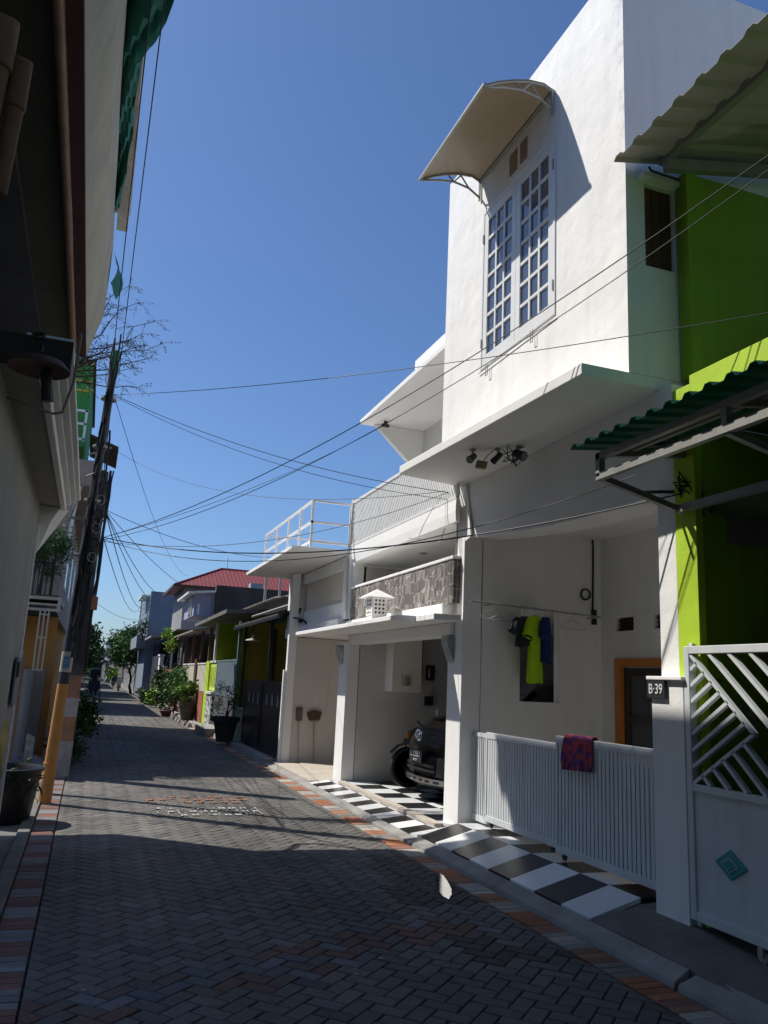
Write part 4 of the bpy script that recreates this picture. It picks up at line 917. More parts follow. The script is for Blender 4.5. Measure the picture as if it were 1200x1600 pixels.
# front gate of the green house
gt_ = thing('front_gate', 'tall pale grey metal gate with diagonal bars and a teal diamond badge', 'gate', (3.68, 4.4, .2)); X = 3.66
def qp(n_, m, mt, **k): return emit(n_, m, mt, gt_, **k)
gy0, gy1, gz0, gzm, gz1 = 1.7, 4.41, .22, 1.02, 1.875
m_ = MB(); m_.box(X, X+.045, gy0, gy1-.05, gz1-.05, gz1); m_.box(X,X+.045,gy1-.05,gy1,gz0,gz1); m_.box(X,X+.045,gy0,gy1-.051,gzm-.045,gzm); m_.box(X,X+.045,gy0,gy1-.051,gz0,gz0+.055); m_.box(X-.0,X+.045,gy0-.05,gy0,gz0,gz1); qp('frame', m_, GATEP, bevel=.004)
m_ = MB(); m_.box(X+.015, X+.02, gy0, gy1-.051, gz0+.056, gzm-.046); qp('lower_sheet', m_, GATEP)
m_ = MB(); m_.box(X+.05,X+.075,gy1-.03,gy1+.005,.1,1.90); qp('gate_post', m_, GATEP, bevel=.004)
m_ = MB(); bx0, bx1, bz0, bz1 = gy0, gy1-.05, gzm, gz1-.05
H_ = bz1-bz0; wd = .032
def diag(y0_, z0_, y1_, z1_):
    m_.bar((X+.022, y0_, z0_), (X+.022, y1_, z1_), wd, .022)
A = (bx1, bz1)          # top far corner
K = .90                  # slope: dz/dy of the diagonals
yk = bx1-.52; zk = bz1-.52*K
# main chevron: from the far top corner down to the knee, then back to the far bottom corner
diag(bx1, bz1, yk, zk); diag(yk, zk, bx1, bz0+.0)
for k in range(1, 9):
    s = k/9*.0
for k in range(7):       # bars going up from the frame to the upper arm
    t = (k+1)/8; y = bx1-.52*t; z = bz1-.52*K*t
    # slope opposite
    y2 = bx1; z2 = z-(bx1-y)*((zk-bz0)/.52)
    if z2 > bz0+.02: diag(y, z, y2, z2)
for k in range(1, 14):   # parallel bars nearer than the upper arm
    y = bx1-.115*k*1.5
    dz = min((bz1-bz0), 10); y2 = y-.52; z2 = zk
    # stop on the line from the knee going towards the viewer
    if y < gy0: break
    y2 = max(gy0, y-H_/K); diag(y, bz1, y2, bz1-(y-y2)*K)
for k in range(1, 6):    # bars below the lower arm
    t = k/6; y = bx1-.52*t; z = bz0+(zk-bz0)*t
    y2 = y-(z-bz0)/K; diag(y, z, y2, bz0)
qp('diagonal_bars', m_, GATEP)
m_ = MB(); yc, zc_ = 4.06, .60
m_.prism([(yc-.13,zc_),(yc,zc_+.085),(yc+.13,zc_),(yc,zc_-.085)], 0, X+.0, X+.014); dm = qp('diamond_badge', m_, mat('teal_badge', (.04,.30,.32), .4, .1), bevel=.004)
m_ = MB(); m_.prism([(yc-.075,zc_),(yc,zc_+.048),(yc+.075,zc_),(yc,zc_-.048)], 0, X-.006, X-.001); emit('badge_rim', m_, mat('badge_pale', (.25,.42,.42), .4), dm)
m_ = MB(); m_.prism([(yc-.052,zc_),(yc,zc_+.033),(yc+.052,zc_),(yc,zc_-.033)], 0, X-.012, X-.0065); emit('badge_centre', m_, MATS['teal_badge'], dm)
for y in (3.85, 2.2):
    m_ = MB(); m_.lathe([(.035,-.012),(.04,0),(.035,.012)], (X+.02,y,.17), 14, axis=0); m_.box(X-.006,X+.03,y-.02,y+.02,.17,.225); qp('wheel', m_, STEEL)

B1 = thing('unseen_side_house', 'unseen house block on the right behind the camera, added to cut light', 'house', (5,-18,0)); mm = MB(); mm.box(3.8,9,-34,-9.1,0,7.2); emit('wall', mm, GREYW, B1)  # unseen mass, added to keep sky and ground light off the near street
B2 = thing('unseen_end_house', 'unseen house block across the street behind the camera, added to cut light', 'house', (1,-36,0)); mm = MB(); mm.box(-8,10,-44,-35,0,8.5); emit('wall', mm, GREYW, B2)  # also out of view, put in to darken the street around the camera
# ------------------------------------------------------------------ left side: overhanging building
L1 = thing('overhanging_building', 'shadowed beige building with deep overhanging balconies at the left edge', 'house', (-1.0, 5, 0))
def lpart(name, mb, m, parent=None, **k): return emit(name, mb, m, parent or L1, **k)
m_ = MB(); m_.box(-.80, -.62, 3.0, 8.45, 1.75, 3.10); m_.box(-3, -.80, 8.3, 8.45, 0, 3.10); m_.box(-.80,-.62,5.9,8.45,0,1.75); m_.box(-.95,-.75,-30,3.0,0,3.1); lpart('lower_wall', m_, BEIGE2)
m_ = MB(); m_.box(-.625, -.60, 8.40, 8.458, 0.0, 2.9); lpart('corner_bead', m_, WHITE2)
m_ = MB(); m_.box(-3, -.43, 4.40, 8.65, 3.10, 3.18); lpart('balcony_slab', m_, BEIGE2)
m_ = MB(); m_.box(-.429, -.385, 4.39, 8.66, 3.08, 3.16); m_.box(-.5,-.345,4.40,8.67,3.161,3.19); m_.box(-.5,-.30,4.39,8.66,3.191,3.22); m_.box(-.5,-.265,4.40,8.67,3.221,3.27); lpart('white_cornice', m_, WHITE, bevel=.006)
m_ = MB(); m_.box(-3,-.262,4.34,4.385,3.07,3.23); lpart('dark_end_sheet', m_, BROWNB)  # dark sheet added to make the near end of the slab dark
m_ = MB(); m_.hexa([(-.60,8.46,2.62),(-.50,8.46,2.95),(-.43,8.46,3.095),(-.62,8.46,3.095)],[(-.60,8.60,2.66),(-.46,8.60,2.9),(-.36,8.60,3.095),(-.62,8.60,3.095)]); lpart('corner_bracket', m_, WHITE2)
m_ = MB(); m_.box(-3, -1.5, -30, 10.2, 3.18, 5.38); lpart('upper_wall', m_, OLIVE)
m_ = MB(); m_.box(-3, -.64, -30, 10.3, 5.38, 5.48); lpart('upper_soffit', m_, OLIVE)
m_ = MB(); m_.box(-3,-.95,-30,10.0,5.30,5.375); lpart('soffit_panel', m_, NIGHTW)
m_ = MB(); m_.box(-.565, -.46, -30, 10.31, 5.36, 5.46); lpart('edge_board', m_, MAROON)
m_ = MB(); m_.tube([(-.60,y,5.35+.006*math.sin(y*2)) for y in [-20+i*1.5 for i in range(21)]], .035, 10); m_.tube([(-.60,10.0,5.35),(-.60,10.25,5.28),(-.60,10.28,4.7),(-.55,10.1,4.3),(-.42,8.9,3.32)], .03, 8); lpart('pink_pipe', m_, PINKP, smooth=True)
m_ = MB(); rows = []
for i in range(24):
    y = -30+i*40.32/23; k = .006*math.sin(i*1.7)
    rows.append([(-.459,y,5.40),(-.40+k,y,5.66),(-.32+k,y,5.98),(-.31+k,y,6.9),(-.40,y,6.92)])
m_.grid(rows); m_.add([(-.459,10.32,5.40),(-.40,10.32,5.66),(-.32,10.32,5.98),(-.31,10.32,6.9),(-1,10.32,6.9),(-1,10.32,5.42)], [(0,1,2,3,4,5)])
lpart('beige_parapet', m_, BEIGE)
m_ = MB(); m_.hexa([(-3,-30,7.56),(-.15,-30,7.56),(-.15,-30,7.64),(-3,-30,7.64)],[(-3,10.55,7.56),(-.15,10.55,7.56),(-.15,10.55,7.64),(-3,10.55,7.64)]); m_.box(-.30,-.16,-30,10.53,7.30,7.555); lpart('roof_edge', m_, mat('weathered_white', (.5,.49,.45), .9, .35, 2, .5, streak=.6, dirt=(.12,.12,.10)))
m_ = MB(); m_.box(-3, -.95, -30, 10.4, 5.49, 7.555); lpart('top_storey_wall', m_, BEIGE)
# green shade net hanging on the parapet
m_ = MB(); rows = []
OUT = [(-30,.05),(5.9,.05),(6.14,.02),(6.45,-.09),(6.67,-.14),(7.22,-.185),(8.03,-.19),(8.9,-.235),(9.25,-.27)]
def outx(y):
    for (a, xa), (b, xb) in zip(OUT, OUT[1:]):
        if a <= y <= b: return xa+(xb-xa)*(y-a)/(b-a)
    return -.27
for i in range(110):
    y = 1.0+i*8.25/109; row = []
    for j in range(9):
        t = j/8; xo = outx(y)+.008*math.sin(y*9); x = -.36+(xo+.36)*t
        z = 6.93+.05*math.sin(y*2.3+j*.4)+.035*math.sin(y*6.1+j*1.3)-.05*math.sin(t*math.pi)+.02*math.sin(j*2.7+y*13)
        row.append((x, y, z))
    rows.append(row)
m_.grid(rows, th=.004, off=(0,0,1))
tag(emit('shade_net', m_, NETG, smooth=True, loc=(-.2,6,6.6)), 'torn green shade net hanging along the beige parapet overhead', 'net')
m_ = MB(); rows = [[(-.28+.07*math.sin(t*3)+.02*j, 10.0+.12*j, 6.7-.42*t+.02*math.sin(j*2)) for j in range(5)] for t in [k/6 for k in range(7)]]
m_.grid(rows, th=.004, off=(-1,0,0)); tag(emit('net_scrap', m_, NETG, smooth=True, loc=(-.25,10.2,6.6)), 'small loose scrap of teal net hanging beyond the end of the parapet', 'net')
# disc lamp
t = thing('disc_lamp', 'rusty brown disc-shaped lamp hanging under the dark overhang', 'lamp', (-.40, 4.30, 3.07)); m_ = MB(); m_.lathe([(.0,.05),(.04,.045),(.12,.02),(.145,-.012),(.148,-.02),(.11,-.008),(.0,.0)], (-.40,4.22,3.03), 32); emit('shade', m_, LAMPM, t, smooth=True)
m_ = MB(); m_.tube([(-.37,4.25,3.02),(-.36,4.27,2.97),(-.345,4.28,2.87)], .030, 12); emit('lamp_body', m_, BLACKP, t)
m_ = MB(); m_.tube([(-.40,4.22,3.11),(-.40,4.22,3.2),(-.5,4.5,3.3)], .012, 8); emit('arm', m_, BLACKM, t)
m_ = MB(); m_.tube([(-1.2,4.75,3.06),(-.60,4.95,3.06),(-.37,5.10,3.05),(-.32,5.08,3.06),(-.26,4.75,3.15),(-.235,4.38,3.30)], .008, 8); lpart('elbow_pipe', m_, BEIGE2, smooth=True)
# rounded clay tiles under the eave
for i, (xx, yy, zz0, r0, lab) in enumerate([(-.435,2.25,3.36,.045,'rounded clay-brown tube under the dark eave, the outer higher of two'),(-.378,2.30,3.28,.030,'rounded clay-brown tube under the dark eave, the lower one nearer the street')]):
    t = thing('clay_pipe', lab, 'pipe', (xx,yy,zz0), 'clay tubes under the eave'); m_ = MB(); m_.tube([(xx,yy,zz0),(xx-.002,yy+.01,zz0-.02),(xx-.004,yy+.02,zz0-.16)], r0, 18); emit('wide_end', m_, CLAY, t, smooth=True, bevel=.008)
    m_ = MB(); m_.tube([(xx-.004,yy+.02,zz0-.15),(xx-.012,yy+.04,zz0-.42)], r0*.85, 16, r2=r0*.7); emit('narrow_end', m_, CLAY, t, smooth=True)

# ------------------------------------------------------------------ low gate, trellis canopy and small things (y 8.6 - 15)
t = thing('grey_gate_post', 'grey gate post with an orange edge beside the black tub', 'gate post', (-.93,13.4,0)); m_ = MB(); m_.box(-1.04,-.93,13.4,13.5,0,1.76); emit('post', m_, GREYW, t, bevel=.006); m_ = MB(); m_.box(-.929,-.90,13.4,13.5,0,1.70); emit('edge', m_, PINKP, t)
t = thing('garden_wall', 'low grey garden wall left of the orange pole', 'wall', (-.9,15,0)); m_ = MB(); m_.box(-.95,-.86,13.9,15.6,0,1.50); m_.box(-1.3,-.68,15.6,15.7,0,1.50); emit('wall', m_, GREYW, t, bevel=.005); m_ = MB(); m_.box(-.675,-.56,15.6,15.72,0,1.52); emit('end_pillar', m_, ORANGEW, t, bevel=.005)
t = thing('trellis_porch', 'porch with cream slatted canopy frame and slatted post left of the poles', 'porch', (-.7,14.5,0)); TR = mat('cream_enamel', (.50,.50,.44), .5, .1, 4, .1)
m_ = MB(); m_.box(-2,-.525,14.0,14.05,2.60,2.65); m_.box(-2,-.525,14.0,14.05,2.42,2.46); m_.box(-2,-.57,14.005,14.045,2.51,2.54); m_.box(-.57,-.525,14.0,14.05,2.46,2.60); m_.box(-.57,-.53,14.051,15.9,2.58,2.65); emit('canopy_frame', m_, TR, t)
m_ = MB(); m_.box(-2,-.57,14.055,15.9,2.655,2.68); m_.box(-1.98,-.6,14.06,15.9,2.44,2.46); emit('canopy_sheet', m_, OLIVE, t)
m_ = MB()
for x in (-.81,-.745,-.68): m_.bar((x,14.02,1.5),(x,14.02,2.42),.024)
for z in (1.5,2.0,2.36): m_.bar((-.82,14.02,z),(-.67,14.02,z),.026)
emit('slatted_post', m_, TR, t)
m_ = MB(); m_.box(-3,-.60,15.88,15.93,0,2.43); emit('orange_wall', m_, ORANGEW, t)
# balcony plant
rg = random.Random(21); t = thing('balcony_plant', 'feathery green plant spilling over a dark balcony railing', 'plant', (-.9,15.3,2.7)); m_ = MB(); leaves(m_, (-.90,15.2,3.55), (.42,.5,.55), 2800, .075, DG+MG, rg, 26, narrow=.25); emit('foliage', m_, LEAF, t)
m_ = MB(); limb(m_, (-.95,15.2,2.7), (-.88,15.2,3.6), .03, .01, rg); emit('stem', m_, BARK, t)
t = thing('balcony_railing', 'dark vertical-bar railing above the cream canopy', 'railing', (-.8,14.8,2.7)); m_ = MB(); m_.bar((-1.5,14.6,3.25),(-.72,14.6,3.25),.03); m_.bar((-1.5,14.6,2.70),(-.72,14.6,2.70),.03)
for k in range(12): m_.bar((-1.46+k*.065,14.6,2.70),(-1.46+k*.065,14.6,3.25),.015)
m_.bar((-.72,14.6,2.68),(-.72,14.6,3.5),.03); emit('bars', m_, BLACKM, t)
# pale posts, striped sheet, tub, cloth
m_ = MB(); m_.hexa([(-.76,13.8,0),(-.64,13.8,0),(-.64,13.8,.50),(-.76,13.8,.54)],[(-.76,13.86,0),(-.64,13.86,0),(-.64,13.86,.50),(-.76,13.86,.54)]); tag(emit('short_post', m_, mat('peeling_white', (.45,.46,.42), .8, .5, 9), loc=(-.56,13,0)), 'short pale post with peeling paint left of the orange pole', 'post')
m_ = MB(); corr(m_, -.92, -.42, .16, .05, 13.2, 14.9, .17, .03, .004); tag(emit('corrugated_sheet', m_, mat('grey_blue_sheet', (.22,.22,.24), .6, .3, 3), loc=(-.7,14,.1)), 'grey corrugated sheet lying on the ground behind the black tub', 'sheet')
t = thing('black_tub', 'big black plastic tub holding a plant, at the foot of the orange pole', 'tub', (-.66,9.42,0)); m_ = MB(); m_.lathe([(.25,0),(.27,.02),(.335,.50),(.355,.50),(.36,.53),(.34,.54),(.32,.50),(.26,.10),(0,.10)], (-.66,9.42,.0), 32); emit('shell', m_, BLACKP, t, smooth=True)
m_ = MB(); leaves(m_, (-.56,9.25,.42), (.30,.22,.22), 120, .16, [(.03,.06,.025),(.04,.07,.03)], random.Random(4), 8, droop=.6, narrow=.12); emit('leaves', m_, LEAF, t)
m_ = MB(); m_.lathe([(.0,.46),(.31,.47)], (-.66,9.42,0), 20); emit('earth', m_, SOIL, t)
m_ = MB(); rows = []
for i in range(14):
    s = i/13; rows.append([(-.62-.02*math.sin(j*1.9+s*2)-.10*max(0,s-.5)*(j%2)+.05*math.sin(s*5+j*.7)-.25*(1-(min(1,.3+s))), 7.2+.22*j*.5+.03*math.sin(s*7), 1.62-1.0*s+.05*math.sin(j*2.2)*s) for j in range(9)])
m_.grid(rows, th=.006, off=(-1,0,0)); tag(emit('hanging_cloth', m_, mat('mustard_cloth', (.38,.31,.10), .95, .35, 5), smooth=True, loc=(-.7,7.6,1.2)), 'crumpled mustard yellow cloth hanging at the left edge of the photo', 'cloth')
m_ = MB(); m_.box(-.60,-.585,7.9,8.35,1.20,1.62); t = tag(emit('wall_panel', m_, mat('blue_grey_board', (.18,.21,.26), .6, .2), loc=(-.6,8.1,1.4)), 'small blue-grey panel on the wall above the mustard cloth', 'panel'); m_ = MB(); m_.box(-.584,-.57,7.92,8.1,1.45,1.58); emit('meter_window', m_, BLACKP, t)
m_ = MB(); leaves(m_, (-.62,12.6,.12), (.22,.5,.12), 400, .06, DG, random.Random(14), 10); tag(emit('weeds', m_, LEAF, loc=(-.6,11.2,.1)), 'weeds along the foot of the low grey wall', 'weeds')
bpy.data.objects['weeds']['kind'] = 'stuff'

# ------------------------------------------------------------------ utility poles
U1 = thing('steel_utility_pole', 'leaning steel pole, orange below and black above, with a green cap', 'utility pole', (-.30,10.6,0))
def P1(z): return (-.30+.033*z, 10.6, z)
m_ = MB(); m_.tube([P1(-.02), P1(.45)], .076, 18, r2=.073); m_.tube([P1(.45), P1(1.36)], .067, 18, r2=.063); m_.tube([P1(.445),P1(.455)], .080, 18); emit('orange_base', m_, mat('orange_pole_paint', (.52,.24,.06), .6, .15, 6, .2, streak=.3, dirt=(.3,.16,.06)), U1, smooth=True)
m_ = MB(); m_.tube([P1(1.36), P1(3.0)], .062, 18, r2=.060); m_.tube([P1(3.0), P1(5.35)], .056, 16, r2=.050); emit('shaft', m_, mat('dark_pole_paint', (.035,.04,.055), .6, .3, 4, .2), U1, smooth=True)
m_ = MB(); m_.tube([P1(5.352), P1(5.62)], .06, 16, r2=.056); emit('cap', m_, mat('green_cap', (.05,.28,.12), .6), U1, smooth=True)
m_ = MB(); m_.tube([P1(1.50), P1(1.74)], .068, 18); po = emit('poster', m_, mat('poster_paper', (.42,.40,.33), .8, .3, 8), U1); m_ = MB(); m_.add([(P1(z)[0]+.070*math.sin(a), 10.6-.070*math.cos(a), z) for z in (1.54,1.68) for a in (-.6,-.2,.2,.6)], [(0,1,5,4),(1,2,6,5),(2,3,7,6)]); emit('picture', m_, mat('poster_blue', (.10,.22,.42), .7, .5, 14), po)
m_ = MB()
for z in (2.9, 3.35, 3.6, 4.3, 4.95): m_.tube([P1(z), P1(z+.03)], .10, 14)
m_.bar((-.40,10.52,3.36),(-.02,10.52,3.36),.03); m_.bar((-.40,10.52,2.9),(-.05,10.5,2.9),.03); m_.tube([(-.42,10.5,3.3),(-.28,10.5,3.9),(-.1,10.48,4.0)],.012,6)
emit('clamps', m_, STEEL, U1)
# cable bundle wound down the pole
m_ = MB(); rg = random.Random(6)
for k in range(12):
    ph = rg.uniform(0, 6.28); rr = rg.uniform(.07, .125); pts = []
    za, zb2 = rg.uniform(3.2, 5.9), rg.uniform(1.5, 3.0)
    for i in range(22):
        z = za+(zb2-za)*i/21; b = P1(z); pts.append((b[0]+.04+rr*.7*math.cos(ph+z*.5)+rg.uniform(-.01,.01), b[1]-.09-rr*.6*abs(math.sin(ph+z*.6))+rg.uniform(-.01,.01), z))
    m_.tube(pts, rg.uniform(.008,.015), 6)
emit('cable_bundle', m_, CABLE, U1)
for k, (z, s) in enumerate(((3.48,.10),(3.20,.09),(3.05,.08),(2.82,.11))):
    m_ = MB(); b = P1(z); m_.box(b[0]+.06+.015*k, b[0]+.16, 10.42, 10.50, z-s, z+s*.6); emit('splice_box', m_, mat('splice_grey', (.10,.10,.105), .6, .3), U1, bevel=.008)
for k in range(7):
    r = random.Random(k+70); m_ = MB(); z = 2.7+.18*k; b = P1(z); m_.tube([(b[0]+.1+.05*math.cos(a*.7),10.40+.01*a*.1,z+.06*math.sin(a*.7)) for a in range(10)], .006, 5, cap=False); emit('cable_loop', m_, GALV if k % 2 else CABLE, U1)
U2 = thing('concrete_utility_pole', 'thick dark concrete pole with pink and white bands, just behind the orange-based pole', 'utility pole', (-.20,13.2,0)); q = lambda z: (-.235+.020*z, 13.2, z)
m_ = MB(); m_.tube([q(1.45), q(4.6)], .14, 20, r2=.11); emit('shaft', m_, mat('dark_concrete', (.06,.065,.075), .9, .35, 3, .6), U2, smooth=True)
m_ = MB(); m_.tube([q(1.12), q(1.45)], .145, 20); emit('pink_band', m_, mat('faded_pink', (.33,.17,.13), .85, .3, 6), U2, smooth=True)
m_ = MB(); m_.tube([q(.85), q(1.12)], .146, 20); emit('white_band', m_, mat('faded_white', (.38,.38,.40), .85, .3, 6), U2, smooth=True)
m_ = MB(); m_.tube([q(.5), q(.85)], .147, 20); emit('orange_band', m_, mat('faded_orange', (.35,.20,.12), .85, .3, 6), U2, smooth=True)
m_ = MB(); m_.tube([q(0), q(.5)], .150, 20); emit('foot', m_, MATS['faded_white'], U2, smooth=True)
m_ = MB(); m_.box(-.06,.03,12.98,13.06,2.42,2.62); emit('small_box', m_, CLAY, U2, bevel=.006)
m_ = MB(); rg = random.Random(16)
for k in range(7):
    ph = rg.uniform(0,6); m_.tube([(q(z)[0]+.12*math.cos(ph)+.05+rg.uniform(-.012,.012), 13.06+rg.uniform(-.02,.0), z) for z in [1.6+.2*i for i in range(16)]], .014, 6)
emit('cables', m_, CABLE, U2)

# ------------------------------------------------------------------ houses further up on the left
def lbox(t, name, x0, x1, y0, y1, z0, z1, m, **k):
    mm = MB(); mm.box(x0,x1,y0,y1,z0,z1); return emit(name, mm, m, t, **k)
L2 = thing('pink_plaster_house', 'pinkish two storey house behind the poles with a projecting upper slab', 'house', (-2,20,0))
lbox(L2,'wall',-6,-.66,15.95,26.8,2.5,4.9,PINKB); lbox(L2,'lower_wall',-6,-.80,15.96,26.7,0,2.49,ORANGEW); lbox(L2,'upper_slab',-6,-.26,15.90,26.9,4.92,5.42,mat('pink_slab', (.36,.29,.25), .9, .15, 2, .3), bevel=.01)
lbox(L2,'upper_wall',-6,-.85,16.3,26.8,5.43,6.45,GREENP if False else PINKB)
m_ = MB(); m_.tube([(-.60,15.93,3.9),(-.52,15.93,4.9)],.02,8); m_.tube([(-.64,15.92,3.4),(-.56,15.92,4.9)],.02,8); emit('drain_pipe', m_, WPAINT, L2)
for y in (18,21,24):
    wv = lbox(L2,'window',-.675,-.65,y,y+1.1,3.2,4.3,GLASS); mm = MB(); mm.box(-.68,-.64,y-.06,y,3.14,4.36); mm.box(-.68,-.64,y+1.1,y+1.16,3.14,4.36); mm.box(-.68,-.64,y,y+1.1,4.3,4.36); mm.box(-.68,-.64,y,y+1.1,3.14,3.2); emit('frame', mm, WPAINT, wv)
L3 = thing('green_rooftop_room', 'green rooftop room with yellow stripes, white balcony rail and a small dark awning', 'rooftop room', (-1.2,19.0,6.46))
lbox(L3,'wall',-4,-.66,19.0,24,6.46,8.40,mat('mid_green', (.05,.26,.06), .8, .15, 2, .2)); 
mm = MB(); mm.box(-4,-.66,18.985,18.999,8.0,8.05); mm.box(-4,-.66,18.985,18.999,7.76,7.81); emit('yellow_stripes', mm, mat('yellow_stripe', (.5,.42,.05), .8), L3)
mm = MB(); mm.box(-4,-.60,18.8,24.2,8.41,8.48); emit('roof', mm, DKWALL, L3)
mm = MB()
for z in (6.5,6.85,7.15): mm.bar((-1.6,18.5,z),(-.64,18.5,z),.05)
for x in (-1.5,-1.1,-.66): mm.bar((x,18.5,6.46),(x,18.5,7.18),.05)
emit('balcony_rail', mm, WPAINT, L3)
mm = MB(); mm.hexa([(-.55,19,6.75),(.10,19,6.52),(.10,19,6.57),(-.55,19,6.80)],[(-.55,21,6.75),(.10,21,6.52),(.10,21,6.57),(-.55,21,6.80)]); aw_ = emit('awning', mm, BROWNW, L3); mm = MB(); mm.bar((-.55,19.05,6.3),(-.05,19.05,6.55),.03); emit('awning_strut', mm, STEEL, aw_)
L4 = thing('grey_left_house', 'far grey house on the left beyond the gap', 'house', (-2,38,0)); lbox(L4,'wall',-7,-.9,33.2,44,0,5.8,GREYW); lbox(L4,'canopy',-.9,-.1,33.6,43,2.9,3.0,STEEL)
lbox(L4,'door',-.92,-.88,36,37,.0,2.1,BROWNW); lbox(L4,'window',-.92,-.88,39,40.4,1.1,2.2,GLASS)
L5 = thing('beige_left_house', 'farthest beige house seen on the left side of the street', 'house', (-2,60,0)); lbox(L5,'wall',-30,-1.0,52,66,0,5.4,BEIGE); lbox(L5,'roof',-8.3,-.6,51.7,66.3,5.41,5.6,DKWALL); lbox(L5,'window',-1.02,-.97,56,58,1.0,2.2,GLASS)
L6 = thing('left_end_house', 'low grey house at the far left end of the street', 'house', (-3,90,0)); lbox(L6,'wall',-9,-1.0,74,100,0,4.6,GREYW); lbox(L6,'roof',-9.3,-.7,73.7,100.3,4.61,4.8,DKWALL); lbox(L6,'door',-1.02,-.97,80,81,0,2.1,BROWNW)
# ------------------------------------------------------------------ right side, further up the street
def bx(t, name, x0, x1, y0, y1, z0, z1, m, label=None, parent=None, **k):
    mm = MB(); mm.box(x0,x1,y0,y1,z0,z1); return emit(name, mm, m, parent or t, label=label, **k)
# house behind the black gate
R3 = thing('ochre_house', 'ochre walled house with black canopies behind the black gate', 'house', (4,18,0))
bx(R3,'wall',5.2,8,15.2,20.5,.07,3.0,YELLOWW); bx(R3,'side_wall',3.66,5.19,20.4,20.5,.07,2.9,YELLOWW)
mm = MB(); mm.hexa([(3.36,15.3,2.74),(5.3,15.3,3.30),(5.3,15.3,3.34),(3.36,15.3,2.78)],[(3.36,20.6,2.74),(5.3,20.6,3.30),(5.3,20.6,3.34),(3.36,20.6,2.78)]); emit('canopy', mm, DKWALL, R3)
mm = MB()
for y in (15.4,16.9,18.5,20.2): mm.bar((3.4,y,2.72),(5.2,y,3.25),.05,.05)
mm.bar((3.36,15.3,2.70),(3.36,20.6,2.70),.05)
emit('canopy_frame', mm, BLACKM, R3)
for x,y in ((3.60,20.3),(3.60,17.2),(4.35,20.3)): emit('post', MB().bar((x,y,.1),(x,y,2.75),.07), BLACKM, R3)
mm = MB()
for i in range(40):
    if i%1==0: mm.tube([(3.75+.33*(i//8),15.5,3.02+.09*(i//8)),(3.75+.33*(i//8),20.4,3.02+.09*(i//8))],.03,6) if i%8==0 else None
emit('roof_battens', mm, STEEL, R3)
bx(R3,'upper_wall',3.68,9,26.9,27.1,3.42,4.44,DKWALL)
mm = corr(MB(), 3.9, 5.2, 3.36, 3.62, 18.6, 26.0, .25, .04); emit('sheet_roof', mm, GALV, R3)
mm = MB()
for k in range(7):
    mm.tube([(4.2+.16*k,16.0,3.38+.07*k),(4.2+.16*k,18.2,3.38+.07*k)],.05,8)
emit('clay_tiles', mm, CLAY, R3)
bx(R3,'pipe',4.0,4.06,20.4,20.46,3.3,4.3,GALV); mm = MB(); mm.bar((4.05,18.8,3.4),(4.05,18.8,3.95),.05); mm.bar((4.05,18.8,3.95),(5.2,18.8,3.95),.05); mm.bar((4.5,18.8,3.4),(5.1,18.9,3.9),.03); emit('rooftop_frame', mm, STEEL, R3)
lm = thing('street_lamp_head', 'small white flat lamp hanging under the black canopy', 'lamp', (3.5,18.9,2.5)); mm = MB(); mm.lathe([(.02,.14),(.03,.06),(.16,.02),(.17,.0),(.0,-.01)],(3.52,18.9,2.36),16); emit('shade', mm, mat('lamp_white', (.5,.48,.42), .5), lm); mm = MB(); mm.tube([(3.52,18.9,2.48),(3.52,18.9,2.72)],.012,6); emit('stem', mm, BLACKM, lm)
gt2 = thing('black_gate', 'tall black sheet metal gate with faint silver ornaments', 'gate', (3.5,17,.05))
for (a,b) in ((15.25,17.15),(17.18,19.1)):
    mm = MB(); mm.box(3.48,3.50,a,b,.12,1.46); lf = emit('leaf', mm, BLACKM, gt2)
    mm = MB(); mm.box(3.465,3.515,a,b,1.42,1.48); mm.box(3.465,3.515,a,b,.10,.15); mm.box(3.465,3.479,a,b,.72,.76); mm.box(3.463,3.517,a,a+.05,.10,1.48); mm.box(3.463,3.517,b-.05,b,.10,1.48); emit('frame', mm, BLACKM, lf)
    for k in range(3):
        mm = MB(); y = a+.4+.5*k; mm.bar((3.47,y,1.0),(3.47,y-.06,1.22),.012); mm.bar((3.47,y-.12,1.0),(3.47,y-.06,1.22),.012); mm.bar((3.47,y-.09,1.1),(3.47,y-.03,1.1),.012); emit('ornament', mm, MATS['pale_label'], lf)
t = thing('low_green_wall', 'low pale green wall between the black gate and the grey-blue gate', 'wall', (3.5,19.7,0)); bx(t,'wall',3.50,3.62,19.15,20.35,.07,.76,PGREEN,bevel=.01); mm=MB(); mm.box(3.48,3.64,19.14,20.36,.761,.80); emit('coping', mm, PGREEN, t)
# lime green fronted house
R4 = thing('small_lime_house', 'small house with a bright lime side wall and lilac upper room', 'house', (4,24,0))
bx(R4,'lime_wall',3.52,5.2,24.5,24.62,.07,3.05,mat('bright_lime', (.34,.50,.02), .8, .12, 2, .3, streak=.2)); bx(R4,'white_edge',3.46,3.519,24.49,24.63,1.9,3.05,WPAINT)
bx(R4,'rear_wall',5.2,7,20.6,27,.07,3.1,GREENP)
mm = MB(); mm.hexa([(3.15,20.8,3.10),(6,20.8,3.30),(6,20.8,3.38),(3.15,20.8,3.20)],[(3.15,27.3,3.06),(6,27.3,3.30),(6,27.3,3.40),(3.15,27.3,3.16)]); emit('roof_slab', mm, CONCD, R4)
bx(R4,'lilac_room',3.04,3.66,27.12,30,3.41,4.16,LILAC); mm = MB(); mm.hexa([(2.78,26.75,4.08),(3.66,26.75,4.19),(3.66,26.75,4.25),(2.78,26.75,4.15)],[(2.78,30.3,4.08),(3.66,30.3,4.19),(3.66,30.3,4.25),(2.78,30.3,4.15)]); emit('white_eave', mm, WPAINT, R4)
